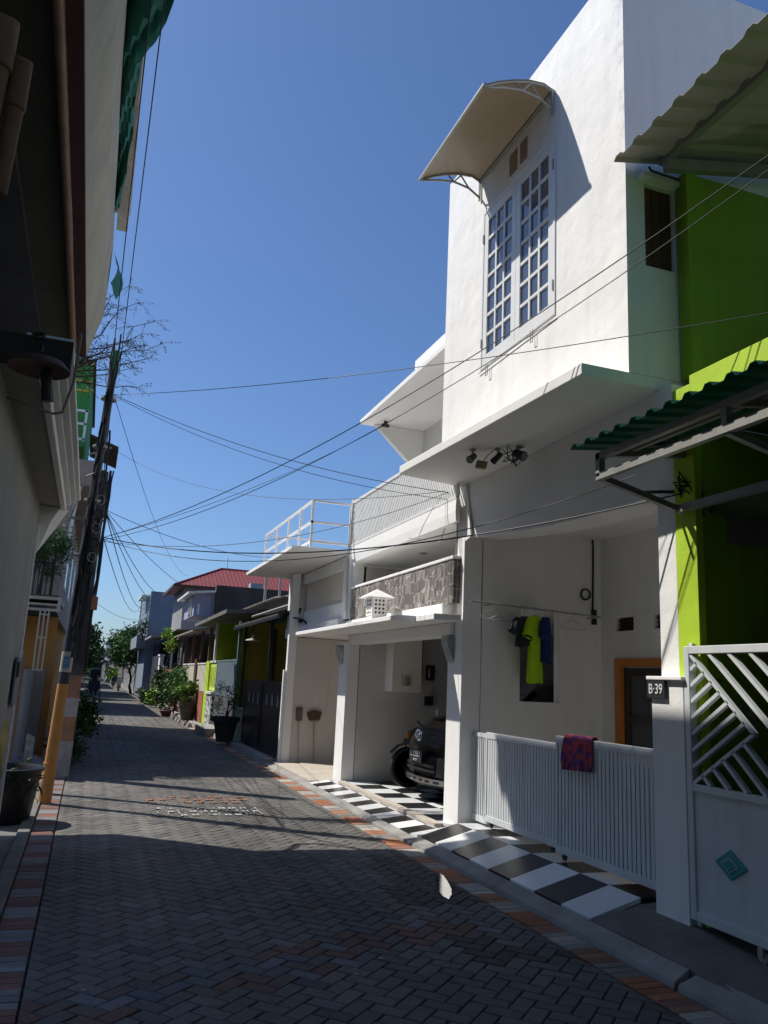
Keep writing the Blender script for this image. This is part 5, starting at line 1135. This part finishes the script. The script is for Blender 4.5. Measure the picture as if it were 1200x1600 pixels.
wv = bx(R4,'window',3.015,3.038,27.6,28.3,3.48,3.95,GLASS); mm = MB(); mm.box(3.0,3.035,27.52,27.6,3.42,4.0); mm.box(3.0,3.035,28.3,28.38,3.42,4.0); mm.box(3.0,3.035,27.6,28.3,3.95,4.0); mm.box(3.0,3.035,27.92,27.97,3.48,3.95); emit('frame', mm, WPAINT, wv)
wv2 = MB(); wv2.box(3.14,3.22,27.09,27.118,3.45,3.80); emit('side_window', wv2, WPAINT, R4)
t = thing('grey_blue_gate', 'grey-blue sheet gate beside the lime house', 'gate', (3.5,22.5,0)); bx(t,'panel',3.49,3.51,20.6,23.9,1.0,1.92,mat('gate_blue_grey', (.13,.17,.21), .5, .1)); bx(t,'lower_panel',3.492,3.508,20.6,23.9,.1,.98,mat('gate_patterned', (.10,.11,.12), .6, .6, 9)); mm = MB(); mm.box(3.47,3.53,20.5,20.6,.07,2.9); mm.box(3.48,3.52,20.6,23.9,1.921,1.96); mm.box(3.48,3.52,23.9,23.95,.1,1.96); emit('frame', mm, mat('blue_green_post', (.16,.25,.24), .5, .1), t)
t = thing('lime_gate', 'bright lime green gate leaf over a black and white tiled base', 'gate', (3.5,24.3,0)); mm = MB(); mm.box(3.49,3.51,24.0,25.2,1.1,1.88)
emit('leaf', mm, mat('pale_lime', (.55,.68,.12), .6, .08), t); mm = MB()
for y in (24.2,24.5,24.8,25.05): mm.box(3.478,3.489,y-.05,y+.05,1.2,1.78)
emit('slats', mm, LIME, t); bx(t,'pillar',3.44,3.60,25.22,25.9,.07,1.95,LIME); bx(t,'top_rail',3.46,3.53,24.0,25.2,1.90,1.96,WPAINT); bx(t,'white_ledge',3.38,3.56,23.98,25.2,1.0,1.07,WPAINT)
chm = bpy.data.materials.new('small_check_tiles'); chm.use_nodes = True; nt = chm.node_tree; ck = nt.nodes.new('ShaderNodeTexVoronoi'); ck.inputs['Scale'].default_value = 14; tcx = nt.nodes.new('ShaderNodeTexCoord'); nt.links.new(tcx.outputs['Object'], ck.inputs['Vector']); rr = nt.nodes.new('ShaderNodeValToRGB'); rr.color_ramp.interpolation = 'CONSTANT'; rr.color_ramp.elements[0].color = (.02,.02,.02,1); rr.color_ramp.elements[1].position = .42; rr.color_ramp.elements[1].color = (.6,.6,.58,1); sp_ = nt.nodes.new('ShaderNodeSeparateColor'); nt.links.new(ck.outputs['Color'], sp_.inputs[0]); nt.links.new(sp_.outputs[0], rr.inputs[0]); nt.links.new(rr.outputs[0], nt.nodes['Principled BSDF'].inputs['Base Color'])
bx(t,'tiled_base',3.42,3.54,23.98,25.2,.07,.995,chm)
t = thing('concrete_step', 'grey concrete step jutting into the road by the lime gate', 'step', (3.1,22.7,0)); bx(t,'step',2.98,3.45,21.6,23.6,.0,.20,CONC,bevel=.02)
# brown timber fronted house
R5 = thing('timber_house', 'brown timber fronted house with awnings and cream fence panels', 'house', (4,30,0))
bx(R5,'wall',4.6,7,26.9,38,.07,3.0,BROWNW)
for y in (26.5,28.5,31.0,33.5): emit('post', MB().bar((3.6,y,.1),(3.6,y,3.0),.10), mat('rose_wood', (.17,.09,.065), .7, .2), R5)
mm = MB(); mm.hexa([(3.1,27.4,2.92),(4.8,27.4,3.30),(4.8,27.4,3.34),(3.1,27.4,2.97)],[(3.1,33.8,2.92),(4.8,33.8,3.30),(4.8,33.8,3.34),(3.1,33.8,2.97)]); emit('striped_awning', mm, GALV, R5)
mm = MB(); mm.hexa([(3.2,34,3.25),(4.8,34,3.45),(4.8,34,3.5),(3.2,34,3.3)],[(3.2,41,3.25),(4.8,41,3.45),(4.8,41,3.5),(3.2,41,3.3)]); emit('far_awning', mm, CONC, R5)
bx(R5,'dark_wall',4.3,7,34.2,41,.07,3.2,DKWALL); bx(R5,'grey_board',3.6,3.66,35.2,36.5,1.9,2.8,GREYW)
t = thing('cream_fence', 'cream panelled fence on red brick footing in front of the timber house', 'fence', (3.5,29,0))
for a,b in ((26.1,28.2),(28.8,32.6)): bx(t,'panel',3.47,3.52,a,b,1.02,1.86,CREAMP); bx(t,'brick_base',3.45,3.54,a,b,.07,1.0,BRICKC); bx(t,'top_rail',3.45,3.54,a,b,1.865,1.91,WPAINT)
bx(t,'brown_post',3.42,3.56,28.25,28.75,.07,2.05,BROWNW)
t = thing('brick_fence', 'reddish openwork brick fence behind the street plants', 'fence', (3.5,37,0)); mm = MB()
for k in range(10): mm.box(3.45,3.55,34.4+k*.55,34.6+k*.55,.07,1.6)
for z in (.07,.7,1.3,1.6): mm.box(3.44,3.56,34.3,39.9,z,z+.10)
emit('openwork', mm, BRICKC, t); bx(t,'white_end_post',3.38,3.58,40.2,40.7,.07,1.85,WHITE2)
# red roof house
R7 = thing('red_roof_house', 'pale house with a hipped red tile roof rising behind the others', 'house', (8,42,0)); bx(R7,'wall',4.0,12,40.5,45.5,3.0,5.71,GREYW)
rm_ = bpy.data.materials.new('red_roof_tiles'); rm_.use_nodes = True; nt = rm_.node_tree; bk_ = nt.nodes.new('ShaderNodeTexBrick'); bk_.inputs['Color1'].default_value=(.33,.05,.045,1); bk_.inputs['Color2'].default_value=(.27,.04,.035,1); bk_.inputs['Mortar'].default_value=(.09,.012,.015,1); bk_.inputs['Scale'].default_value=1; bk_.inputs['Brick Width'].default_value=.2; bk_.inputs['Row Height'].default_value=.2; bk_.inputs['Mortar Size'].default_value=.03; bk_.offset=0; tcx=nt.nodes.new('ShaderNodeTexCoord'); nt.links.new(tcx.outputs['Object'], bk_.inputs['Vector']); nt.links.new(bk_.outputs['Color'], nt.nodes['Principled BSDF'].inputs['Base Color']); nt.nodes['Principled BSDF'].inputs['Roughness'].default_value=.6
mm = MB(); e0,e1,e2,e3=(3.5,40,5.72),(13,40,5.72),(13,46,5.72),(3.5,46,5.72); r0,r1=(6.0,42.6,6.98),(10.4,42.6,6.98)
mm.add([e0,e1,e2,e3,r0,r1],[(0,1,5,4),(1,2,5),(2,3,4,5),(3,0,4),(3,2,1,0)]); rf_=emit('roof', mm, rm_, R7)
mm = MB(); mm.box(3.5,13,39.92,39.998,5.60,5.74); mm.box(3.42,3.498,39.92,46,5.60,5.74); emit('fascia', mm, BROWNW, rf_)
mm = MB(); mm.tube([r0,(r0[0],r0[1],r0[2]+.04)],.09,8); mm.tube([e0,r0],.07,6); mm.tube([r0,r1],.07,6); mm.tube([(6.3,42.6,7.0),(6.3,42.6,7.6)],.012,5); emit('ridge', mm, rm_, rf_)
bx(R7,'chimney_vent',7.0,7.6,39.2,39.8,5.3,6.0,mat('vent_box', (.35,.37,.40), .6),parent=None)
# blue grey tall box
R6 = thing('blue_grey_house', 'tall plain blue-grey box house with a steel roof ladder tower', 'house', (4,55,0)); bx(R6,'wall',3.05,7.2,50,58,.07,6.24,BLUEG); 
mm = MB(); mm.box(2.55,3.04,50.6,54.5,5.95,6.05); emit('roof_sheet', mm, WPAINT, R6); mm = MB()
for x,y in ((2.62,50.7),(2.62,51.6),(2.98,50.7)): mm.bar((x,y,3.2),(x,y,5.95),.05)
for k in range(9): mm.bar((2.62,50.7,3.3+.3*k),(2.62,51.6,3.45+.3*k),.03); mm.bar((2.62,50.7,3.3+.3*k),(2.98,50.7,3.5+.3*k),.03)
emit('steel_tower', mm, TR, R6); bx(R6,'balcony',2.5,3.04,50,57,2.9,3.6,mat('balcony_blue', (.25,.28,.33), .8)); mm = MB(); mm.hexa([(2.9,44,3.3),(5,44,3.6),(5,44,3.7),(2.9,44,3.4)],[(2.9,49.8,3.3),(5,49.8,3.6),(5,49.8,3.7),(2.9,49.8,3.4)]); emit('front_canopy', mm, GREYW, R6)
R8 = thing('navy_front_house', 'dark navy draped house front with white posts', 'house', (4,46,0)); bx(R8,'wall',3.9,7,42,49.9,.07,3.3,NAVY); bx(R8,'white_post',3.42,3.62,43.5,44.3,.07,2.35,WHITE2); bx(R8,'cap',3.38,3.66,43.4,44.4,2.36,2.45,WHITE2); bx(R8,'drape',3.45,3.5,45,49.5,.4,3.0,NAVY)
t2 = thing('drying_laundry', 'strip of pink and white laundry by the navy house front', 'laundry', (3.3,50,1)); mm = MB(); mm.grid([[(3.30+.03*math.sin(j*2.1),50.5+.25*j,z) for j in range(6)] for z in (2.6,2.0,1.2,.6)],th=.02,off=(1,0,0)); emit('cloth', mm, mat('laundry_pink', (.45,.28,.28), .9, .5, 6), t2)
# more houses to the end of the street
specs = [(3.3,58.3,68,4.0,GREYW,'light grey house front with narrow pillars behind the bushy tree'),(3.2,68.5,80,3.6,BEIGE,'beige single storey house just past the bushy tree'),(3.0,80.5,96,5.3,PINKB,'two storey pinkish house with a stepped cornice near the street end'),(2.7,97,118,4.2,GREYW,'low grey house near the far right end of the street'),(2.2,119,145,5.6,BLUEG,'last blue-grey house on the right of the street')]
for i,(x,a,b,h,m,lab) in enumerate(specs):
    t = thing('row_house', lab, 'house', (x+2,(a+b)/2,0)); bx(t,'wall',x+.3,x+6,a,b,.05,h,m); bx(t,'canopy',x-.3,x+.32,a+.4,b-.4,2.7,2.85,CONCD); bx(t,'roof_edge',x+.05,x+6.2,a-.1,b+.1,h+.01,h+.2,CONCD)
    n = int((b-a)/1.6)
    for k in range(n):
        bx(t,'pillar',x-.02,x+.10,a+.6+k*1.6,a+.85+k*1.6,.05,2.5,WHITE2); bx(t,'doorway',x+.27,x+.298,a+1.0+k*1.6,a+1.9+k*1.6,.4,2.1,DKWALL)
    if h > 5:
        for k in range(n//2): bx(t,'window',x+.27,x+.298,a+1.2+k*3,a+2.6+k*3,3.5,4.6,GLASS)
for i,(x,a,b,h,m,lab) in enumerate([(-7,120,150,4.5,GREYW,'grey house closing the left end of the street'),(-2.0,170,180,5.0,PINKB,'far pinkish house closing the end of the street')]):
    t = thing('end_house', lab, 'house', (x,a,0)); bx(t,'wall',x,x+6 if i==0 else x+12,a,b,0,h,m); bx(t,'roof',x-.3,x+(6.3 if i==0 else 12.3),a-.3,b+.3,h+.01,h+.4,CONCD)

# ------------------------------------------------------------------ trees and plants
def tree(name, lab, base, h, crown_c, rad, n, size, cols, seed, narrow=.45, group=None, cl=30):
    rg = random.Random(seed); t = thing(name, lab, 'tree', base, group)
    m_ = MB(); top = limb(m_, base, (crown_c[0], crown_c[1], crown_c[2]), .10*h/4, .03, rg, 6, .06)
    for k in range(9):
        s = top[rg.randint(2, 5)]; e = (crown_c[0]+rg.uniform(-.8,.8)*rad[0], crown_c[1]+rg.uniform(-.8,.8)*rad[1], crown_c[2]+rg.uniform(-.3,.8)*rad[2]); limb(m_, s, e, .03, .008, rg, 4)
    emit('trunk', m_, BARK, t, smooth=True); m_ = MB(); leaves(m_, crown_c, rad, n, size, cols, rg, cl, narrow=narrow); emit('crown', m_, LEAF, t); return t
tree('street_tree', 'bushy bright green tree on the right side far up the street', (3.0,60,0), 4, (2.6,60,3.2), (1.35,2.2,1.5), 7000, .20, MG+DG+[(.10,.26,.05)], 31, cl=44)
tree('dark_tree', 'dark broad-leaved tree at the far left behind the poles', (-.9,48,0), 4, (-.7,48,2.7), (1.0,2.0,1.3), 3500, .26, DG, 33)
tree('dark_tree', 'low dark tree at the far end of the street on the left', (-.8,110,0), 4, (-1.0,110,3.2), (2.2,4,2.2), 2500, .5, DG, 34)
tree('dark_tree', 'dark tree crown closing the far end of the street', (1.5,160,0), 5, (2.0,160,3.0), (3.5,4,2.5), 2500, .7, DG, 35)
tree('roof_shrub', 'thin shrub by the steel tower of the blue-grey house', (2.8,49.5,3.2), 1, (2.75,49.4,4.0), (.45,.5,.6), 260, .16, DG, 36, cl=9)
# overhanging branches above the parapet end
rg = random.Random(77); t = thing('feathery_tree', 'dark feathery branches reaching over the street behind the steel pole', 'tree', (-1.6,12.4,4.5)); m_ = MB(); lv = MB()
base = (-1.2,12.2,5.6)
tips = [(-.05,12,7.25),(.10,12,7.0),(.38,12,6.75),(.52,12,6.42),(.35,12,6.15),(.12,12,5.95),(.22,12,5.66),(-.25,12,6.9),(-.35,12.2,6.3),(.2,12.1,6.55),(0,12,6.3),(.30,12,6.35)]
limb(m_, (-1.6,12.4,0), base, .08, .05, rg, 6, .05)
for tp in tips:
    pts = limb(m_, base, tp, .016, .004, rg, 7, .10)
    for p in pts[2:]:
        for k in range(5):
            d = Vector((rg.uniform(-.22,.26), rg.uniform(-.25,.25), rg.uniform(-.20,.12))); e = p+d; lv.tube([p, p+d*.5+Vector((0,0,.02)), e], .0022, 4)
            dn = d.normalized()
            for q in range(7):
                f = p+d*(.2+.8*q/6); s = Vector((rg.uniform(-1,1), rg.uniform(-1,1), rg.uniform(-1,.5))).normalized()
                L = rg.uniform(.025,.05); w_ = s.cross(dn).normalized()*L*.16
                lv.add([f, f+s*L*.5+w_, f+s*L, f+s*L*.5-w_], [(0,1,2,3)], rg.choice([(.025,.04,.015),(.03,.05,.02)]))
for i in range(len(lv.c)):
    if lv.c[i] is None: lv.c[i] = (.03,.03,.02)
emit('trunk', m_, BARK, t); emit('crown', lv, LEAF, t)
def plant(name, lab, c, rad, n, size, cols, seed, pot=None, narrow=.4, group=None, cat='plant', cl=12):
    rg = random.Random(seed); t = thing(name, lab, cat, (c[0],c[1],0), group)
    m_ = MB()
    for k in range(4): limb(m_, (c[0],c[1],.05 if not pot else pot[1]*.9), (c[0]+rg.uniform(-.6,.6)*rad[0], c[1]+rg.uniform(-.6,.6)*rad[1], c[2]+rg.uniform(0,.5)*rad[2]), .018, .006, rg, 4)
    emit('stem', m_, BARK, t); m_ = MB(); leaves(m_, c, rad, n, size, cols, rg, cl, narrow=narrow); emit('foliage', m_, LEAF, t)
    if pot:
        r_, h_, m2 = pot; m_ = MB(); m_.lathe([(r_*.62,.07),(r_*.9,h_*.8),(r_*1.05,h_*.82),(r_*1.08,h_),(r_*.95,h_),(r_*.9,h_*.86),(0,h_*.86)], (c[0],c[1],0), 24); emit('pot', m_, m2, t, smooth=True)
    return t
POTM = mat('mossy_pot', (.08,.08,.055), .85, .4, 5, .5)
plant('potted_plant', 'leafy green plant in a big square mossy pot in the sun', (3.20,27.6,.98), (.38,.6,.34), 650, .15, LG+MG, 51, (.32,.66,POTM))
plant('potted_plant', 'sparse plant in a big ornate pot in the shade before the grey-blue gate', (3.12,19.3,1.0), (.30,.45,.42), 420, .09, DG+[(.10,.11,.08)], 52, (.30,.62,mat('dark_ornate_pot', (.05,.06,.05), .8, .4, 6)), narrow=.2)
plant('shrub', 'tall pale-green leafy shrub before the cream fence', (3.15,31.5,1.35), (.5,1.0,.75), 1200, .17, MG+[(.10,.20,.09)], 53)
plant('shrub', 'dark shrub mass behind the tall pale one', (3.0,35,.85), (.55,1.6,.8), 1400, .17, DG, 54)
plant('shrub', 'round yellow-green shrub growing on the awning of the timber house', (3.25,36.5,2.95), (.45,.9,.42), 1200, .13, [(.28,.40,.05),(.22,.36,.05)], 55)
plant('shrub', 'low dark green shrub farther up by the white post', (3.0,41,.6), (.55,1.6,.6), 900, .18, DG+MG, 56)
plant('shrub', 'small lit yellow-green bush beside the low dark one', (2.9,38.6,.55), (.3,.6,.5), 350, .18, LG, 57)
plant('shrub', 'dark bushy shrub on the left behind the concrete pole', (-.12,15.2,.62), (.34,.55,.52), 1500, .10, DG, 58)
plant('shrub', 'bright green bush far up the street on the right', (2.5,90,1.2), (.5,2,1.0), 350, .4, LG, 59)
t = thing('plant_basket', 'small maroon and white flower basket on the kerb', 'basket', (2.78,30.6,0)); m_ = MB(); m_.lathe([(.14,.02),(.22,.22),(.20,.24),(0,.20)], (2.80,30.6,0), 14); emit('basket', m_, MAROON, t); m_ = MB(); leaves(m_, (2.8,30.6,.32), (.18,.18,.12), 60, .1, [(.5,.45,.42),(.10,.16,.05)], random.Random(3), 6); emit('flowers', m_, LEAF, t)
t = thing('kerb_stones', 'pale broken kerb stones along the sunlit gutter', 'stones', (3.1,27,0)); rg = random.Random(61); m_ = MB()
for k in range(14):
    y = 25.2+k*.42; x = 3.02+rg.uniform(-.06,.05); a = rg.uniform(.05,.10); m_.hexa([(x-a,y-.14,0),(x+a,y-.12,0),(x+a,y+.13,0),(x-a,y+.12,0)],[(x-a*.8,y-.12,.09),(x+a*.7,y-.1,.11),(x+a*.8,y+.1,.08),(x-a*.7,y+.1,.10)])
emit('stones', m_, CONC, t)

# ------------------------------------------------------------------ cycle cart with rider, scooters
t = thing('pedal_cart', 'pedal cart with a pale blue hood going away up the street', 'pedal cart', (.42,47,0)); 
for x in (.10,.74):
    m_ = MB(); m_.tube([(x,46.6+.33*math.cos(a*math.pi/12),.34+.33*math.sin(a*math.pi/12)) for a in range(25)],.022,6,cap=False)
    for k in range(8): a=k*math.pi/4; m_.bar((x,46.6,.34),(x,46.6+.32*math.cos(a),.34+.32*math.sin(a)),.01)
    emit('wheel', m_, RUBBER, t)
m_ = MB(); m_.tube([(.42,48.1+.33*math.cos(a*math.pi/12),.34+.33*math.sin(a*math.pi/12)) for a in range(25)],.022,6,cap=False); emit('wheel', m_, RUBBER, t)
m_ = MB(); m_.hexa([(.16,46.2,.42),(.68,46.2,.42),(.70,47.1,.42),(.14,47.1,.42)],[(.14,46.15,.95),(.70,46.15,.95),(.72,47.1,.72),(.12,47.1,.72)]); m_.bar((.42,47.1,.4),(.42,48.1,.35),.05); m_.bar((.42,48.1,.35),(.42,47.8,.85),.05); emit('seat_box', m_, NAVY, t)
m_ = MB(); m_.grid([[(x,y,1.50+.12*math.cos((x-.42)*3.6)-.05*(y-46.2)) for x in (.10,.2,.32,.42,.52,.64,.74)] for y in (46.1,46.6,47.2)], th=.02, off=(0,0,-1)); emit('hood', m_, mat('hood_blue', (.22,.36,.50), .6, .1), t)
for x in (.13,.71): emit('hood_rod', MB().bar((x,46.2,.9),(x,46.2,1.42),.025), STEEL, t); emit('hood_rod', MB().bar((x,47.1,.7),(x,47.1,1.38),.025), STEEL, t)
def skin(name, pts, edges, radii, m, parent=None, root=0):
    me = bpy.data.meshes.new(name); off = wo(parent); me.from_pydata([tuple(Vector(p)-off) for p in pts], edges, []); o = bpy.data.objects.new(name, me); COL.objects.link(o); WOFF[o.name] = tuple(off)
    if parent: o.parent = parent
    s = o.modifiers.new('skin','SKIN'); 
    for i, r in enumerate(radii): me.skin_vertices[0].data[i].radius = (r, r) if me.skin_vertices else (r, r)
    me.materials.append(m); o.modifiers.new('sub','SUBSURF').levels = 1; return o
def person(lab, x, y, z0, m, head=True):
    t = thing('person', lab, 'person', (x, y, z0))
    P = [(x,y,z0+.85),(x,y+.02,z0+1.1),(x,y,z0+1.36),(x,y,z0+1.46),(x,y-.02,z0+1.60),(x-.17,y,z0+1.34),(x-.22,y+.12,z0+1.10),(x-.20,y+.32,z0+1.0),(x+.17,y,z0+1.34),(x+.22,y+.12,z0+1.10),(x+.20,y+.32,z0+1.0),(x-.10,y,z0+.82),(x-.12,y+.20,z0+.52),(x-.12,y+.05,z0+.12),(x-.12,y+.15,z0+.05),(x+.10,y,z0+.82),(x+.12,y+.08,z0+.45),(x+.12,y-.10,z0+.10),(x+.12,y+.02,z0+.05)]
    E_ = [(0,1),(1,2),(2,3),(3,4),(2,5),(5,6),(6,7),(2,8),(8,9),(9,10),(0,11),(11,12),(12,13),(13,14),(0,15),(15,16),(16,17),(17,18)]
    Rr = [.13,.13,.15,.06,.10,.07,.05,.035,.07,.05,.035,.10,.075,.05,.04,.10,.075,.05,.04]
    me = bpy.data.meshes.new('body'); me.from_pydata([tuple(Vector(p)-Vector((x,y,z0))) for p in P], E_, []); o = bpy.data.objects.new('body', me); COL.objects.link(o); o.parent = t
    o.modifiers.new('skin','SKIN'); bm_ = bmesh.new(); bm_.from_mesh(me); lay = bm_.verts.layers.skin.verify(); bm_.verts.ensure_lookup_table()
    for i, v in enumerate(bm_.verts): v[lay].radius = (Rr[i], Rr[i]); v[lay].use_root = (i == 0)
    bm_.to_mesh(me); bm_.free(); me.materials.append(m); o.modifiers.new('sub','SUBSURF').levels = 1
    hm = MB(); hm.lathe([(0,-.02),(.09,.0),(.115,.06),(.10,.12),(.05,.155),(0,.16)], (x,y-.02,z0+1.58), 14); emit('cap', hm, NAVY, t, smooth=True)
    return t
person('person in dark clothes pedalling the cart, seen from behind', .42, 47.7, .12, mat('dark_clothes', (.015,.018,.03), .9, .2))
def scooter(x, y, lab, m):
    t = thing('parked_scooter', lab, 'scooter', (x,y,0), 'scooters parked up the street')
    for yy in (y-.6,y+.6): m_ = MB(); m_.lathe([(.14,-.05),(.25,-.05),(.27,0),(.25,.05),(.14,.05)],(x,yy,.27),18,axis=0); emit('wheel', m_, RUBBER, t)
    m_ = MB(); m_.grid([[(x+s*w_,yy,z) for s in (-1,-.6,0,.6,1)] for yy,z,w_ in ((y-.62,.55,.10),(y-.55,.75,.2),(y-.45,.95,.16),(y-.38,.55,.15),(y-.2,.36,.18),(y+.1,.42,.18),(y+.2,.72,.17),(y+.7,.76,.13),(y+.8,.62,.1))],th=.12,off=(0,0,-1)); emit('fairing', m_, m, t, smooth=True)
    m_ = MB(); m_.tube([(x-.33,y-.35,1.0),(x,y-.42,1.02),(x+.33,y-.35,1.0)],.02,6); m_.bar((x,y-.6,.3),(x,y-.42,1.0),.05); emit('handlebar', m_, BLACKM, t)
    m_ = MB(); m_.box(x-.13,x+.13,y+.1,y+.7,.77,.84); emit('seat', m_, BLACKP, t, bevel=.03)
scooter(2.35,66,'pale scooter parked on the right up the street',mat('scooter_pale', (.55,.52,.48), .3)); scooter(2.35,80,'dark scooter parked beyond the pale one',BLACKP)
mm = MB(); mm.bar((-.2,75,.1),(-.2,75,1.3),.06); mm.bar((1.0,75,.1),(1.0,75,1.3),.06); mm.bar((-.2,75,1.3),(1.0,75,1.3),.08); mm.bar((-.2,75,.8),(1.0,75,.8),.05)
tag(emit('road_barrier', mm, mat('barrier_tan', (.4,.3,.2), .7), loc=(.4,75,.1)), 'pale tubular barrier across the left of the far street', 'barrier')

# ------------------------------------------------------------------ overhead cables
def cable(lab, a, b, sag, r=.0075, n=26, m=CABLE):
    a = Vector(a); b = Vector(b); mm = MB(); pts = []
    for i in range(n+1):
        t_ = i/n; p = a.lerp(b, t_); p.z -= sag*4*t_*(1-t_); pts.append(p)
    mm.tube(pts, r*.56, 6); tag(emit('overhead_cable', mm, m, loc=a), lab, 'cable', 'cables strung across the street')
T1 = (-.08,10.55,5.02); T2 = (-.02,10.5,3.5); T3 = (.0,10.5,3.15)
cable('highest long thin cable, from the pole top to the green house terrace', T1, (4.05,3.2,3.75+.15), .12, .006)
cable('upper of two cables rising from the steel pole past the large window', T3, (3.72,3.15,4.95), .35)
cable('lower of two cables rising from the steel pole past the large window', (.0,10.5,3.12), (3.72,3.3,4.86), .42, .006)
cable('upper of the twin cables from the pole top to the pillar under the ledge', T1, (3.74,8.22,3.70), .18)
cable('lower of the twin cables from the pole top to the pillar under the ledge', (-.06,10.5,4.98), (3.74,8.22,3.62), .22, .006)
cable('thick twisted cable from the pole to the street pillar of the white house', T3, (3.74,4.46,2.93), .30, .011)
cable('second cable following the thick twisted one up to the green awning', (.02,10.5,3.12), (3.45,4.60,3.05), .42, .007)
cable('cable from the pole to the camera under the upper eave', T3, (3.9,11.3,5.45), .15, .006)
cable('dark cable ending at the left end of the white ledge', (.0,10.5,3.1), (3.70,8.3,3.74), .28, .006)
cable('thin cable dropping from the pole top to the red roof house', T1, (3.6,35,5.6), .6, .008)
cable('upper cable of the fan from the pole to the red roof eave', T2, (3.5,37.6,5.4), .75, .011)
cable('lower cable of the fan from the pole to the red roof eave', T2, (3.35,37.7,5.4), 1.0, .011)
cable('cable of the fan from the pole to the blue-grey house', T2, (3.1,50,6.2), 1.1, .013)
cable('low cable of the fan from the pole to the blue-grey house tower', T3, (2.7,50.6,5.9), .9, .011)
cable('cable of the fan from the pole to the lilac room', T2, (3.7,27,4.15), .35, .008)
cable('cable from the pole box to the slab railing', T2, (3.05,14.5,3.7), .15, .007)
cable('cable from the small awning across to the ledge end', (.0,19.0,6.5), (3.7,8.3,3.75), .5, .007)
cable('far thin cable crossing low over the street', (-.1,30,3.9), (3.2,45,4.6), .5, .012)
for k,(x,z) in enumerate(((-.13,5.6),(-.22,5.7))): cable(['nearer cable passing overhead along the left building to the steel pole','farther cable passing overhead along the left building to the steel pole'][k], (x+.08,10.6,5.3-.3*k), (.02-.06*k,-3,7.4-.2*k), .4, .008)
for k in range(2): cable(['upper cable running on from the steel pole up the street','lower cable running on from the steel pole up the street'][k], (-.10,10.7,4.9-.9*k), (-.25,45,6.3-1.0*k), .7, .012)
wlk = MB(); pts = []
for k,(ph) in enumerate((0,2,4)): wlk.tube([(3.735-.015*k,8.20-.05*k+.02*math.sin(z*5+ph),z) for z in [2.3+.1*i for i in range(14)]], .006, 5)
wlk.tube([(3.73,8.22,3.7),(3.72,8.6,3.2),(3.63,9.4,3.35)], .006, 5); wlk.tube([(3.64,11.95,2.5),(3.63,11.97,3.4),(3.63,11.9,4.3)], .008, 5); wlk.tube([(3.63,11.99,2.6),(3.62,12.0,3.6),(3.62,11.96,4.2)], .006, 5)
tag(emit('service_wires', wlk, mat('wire_grey', (.35,.35,.34), .6), loc=(3.73,8.2,3)), 'grey service wires running down the balcony corner columns', 'wires')
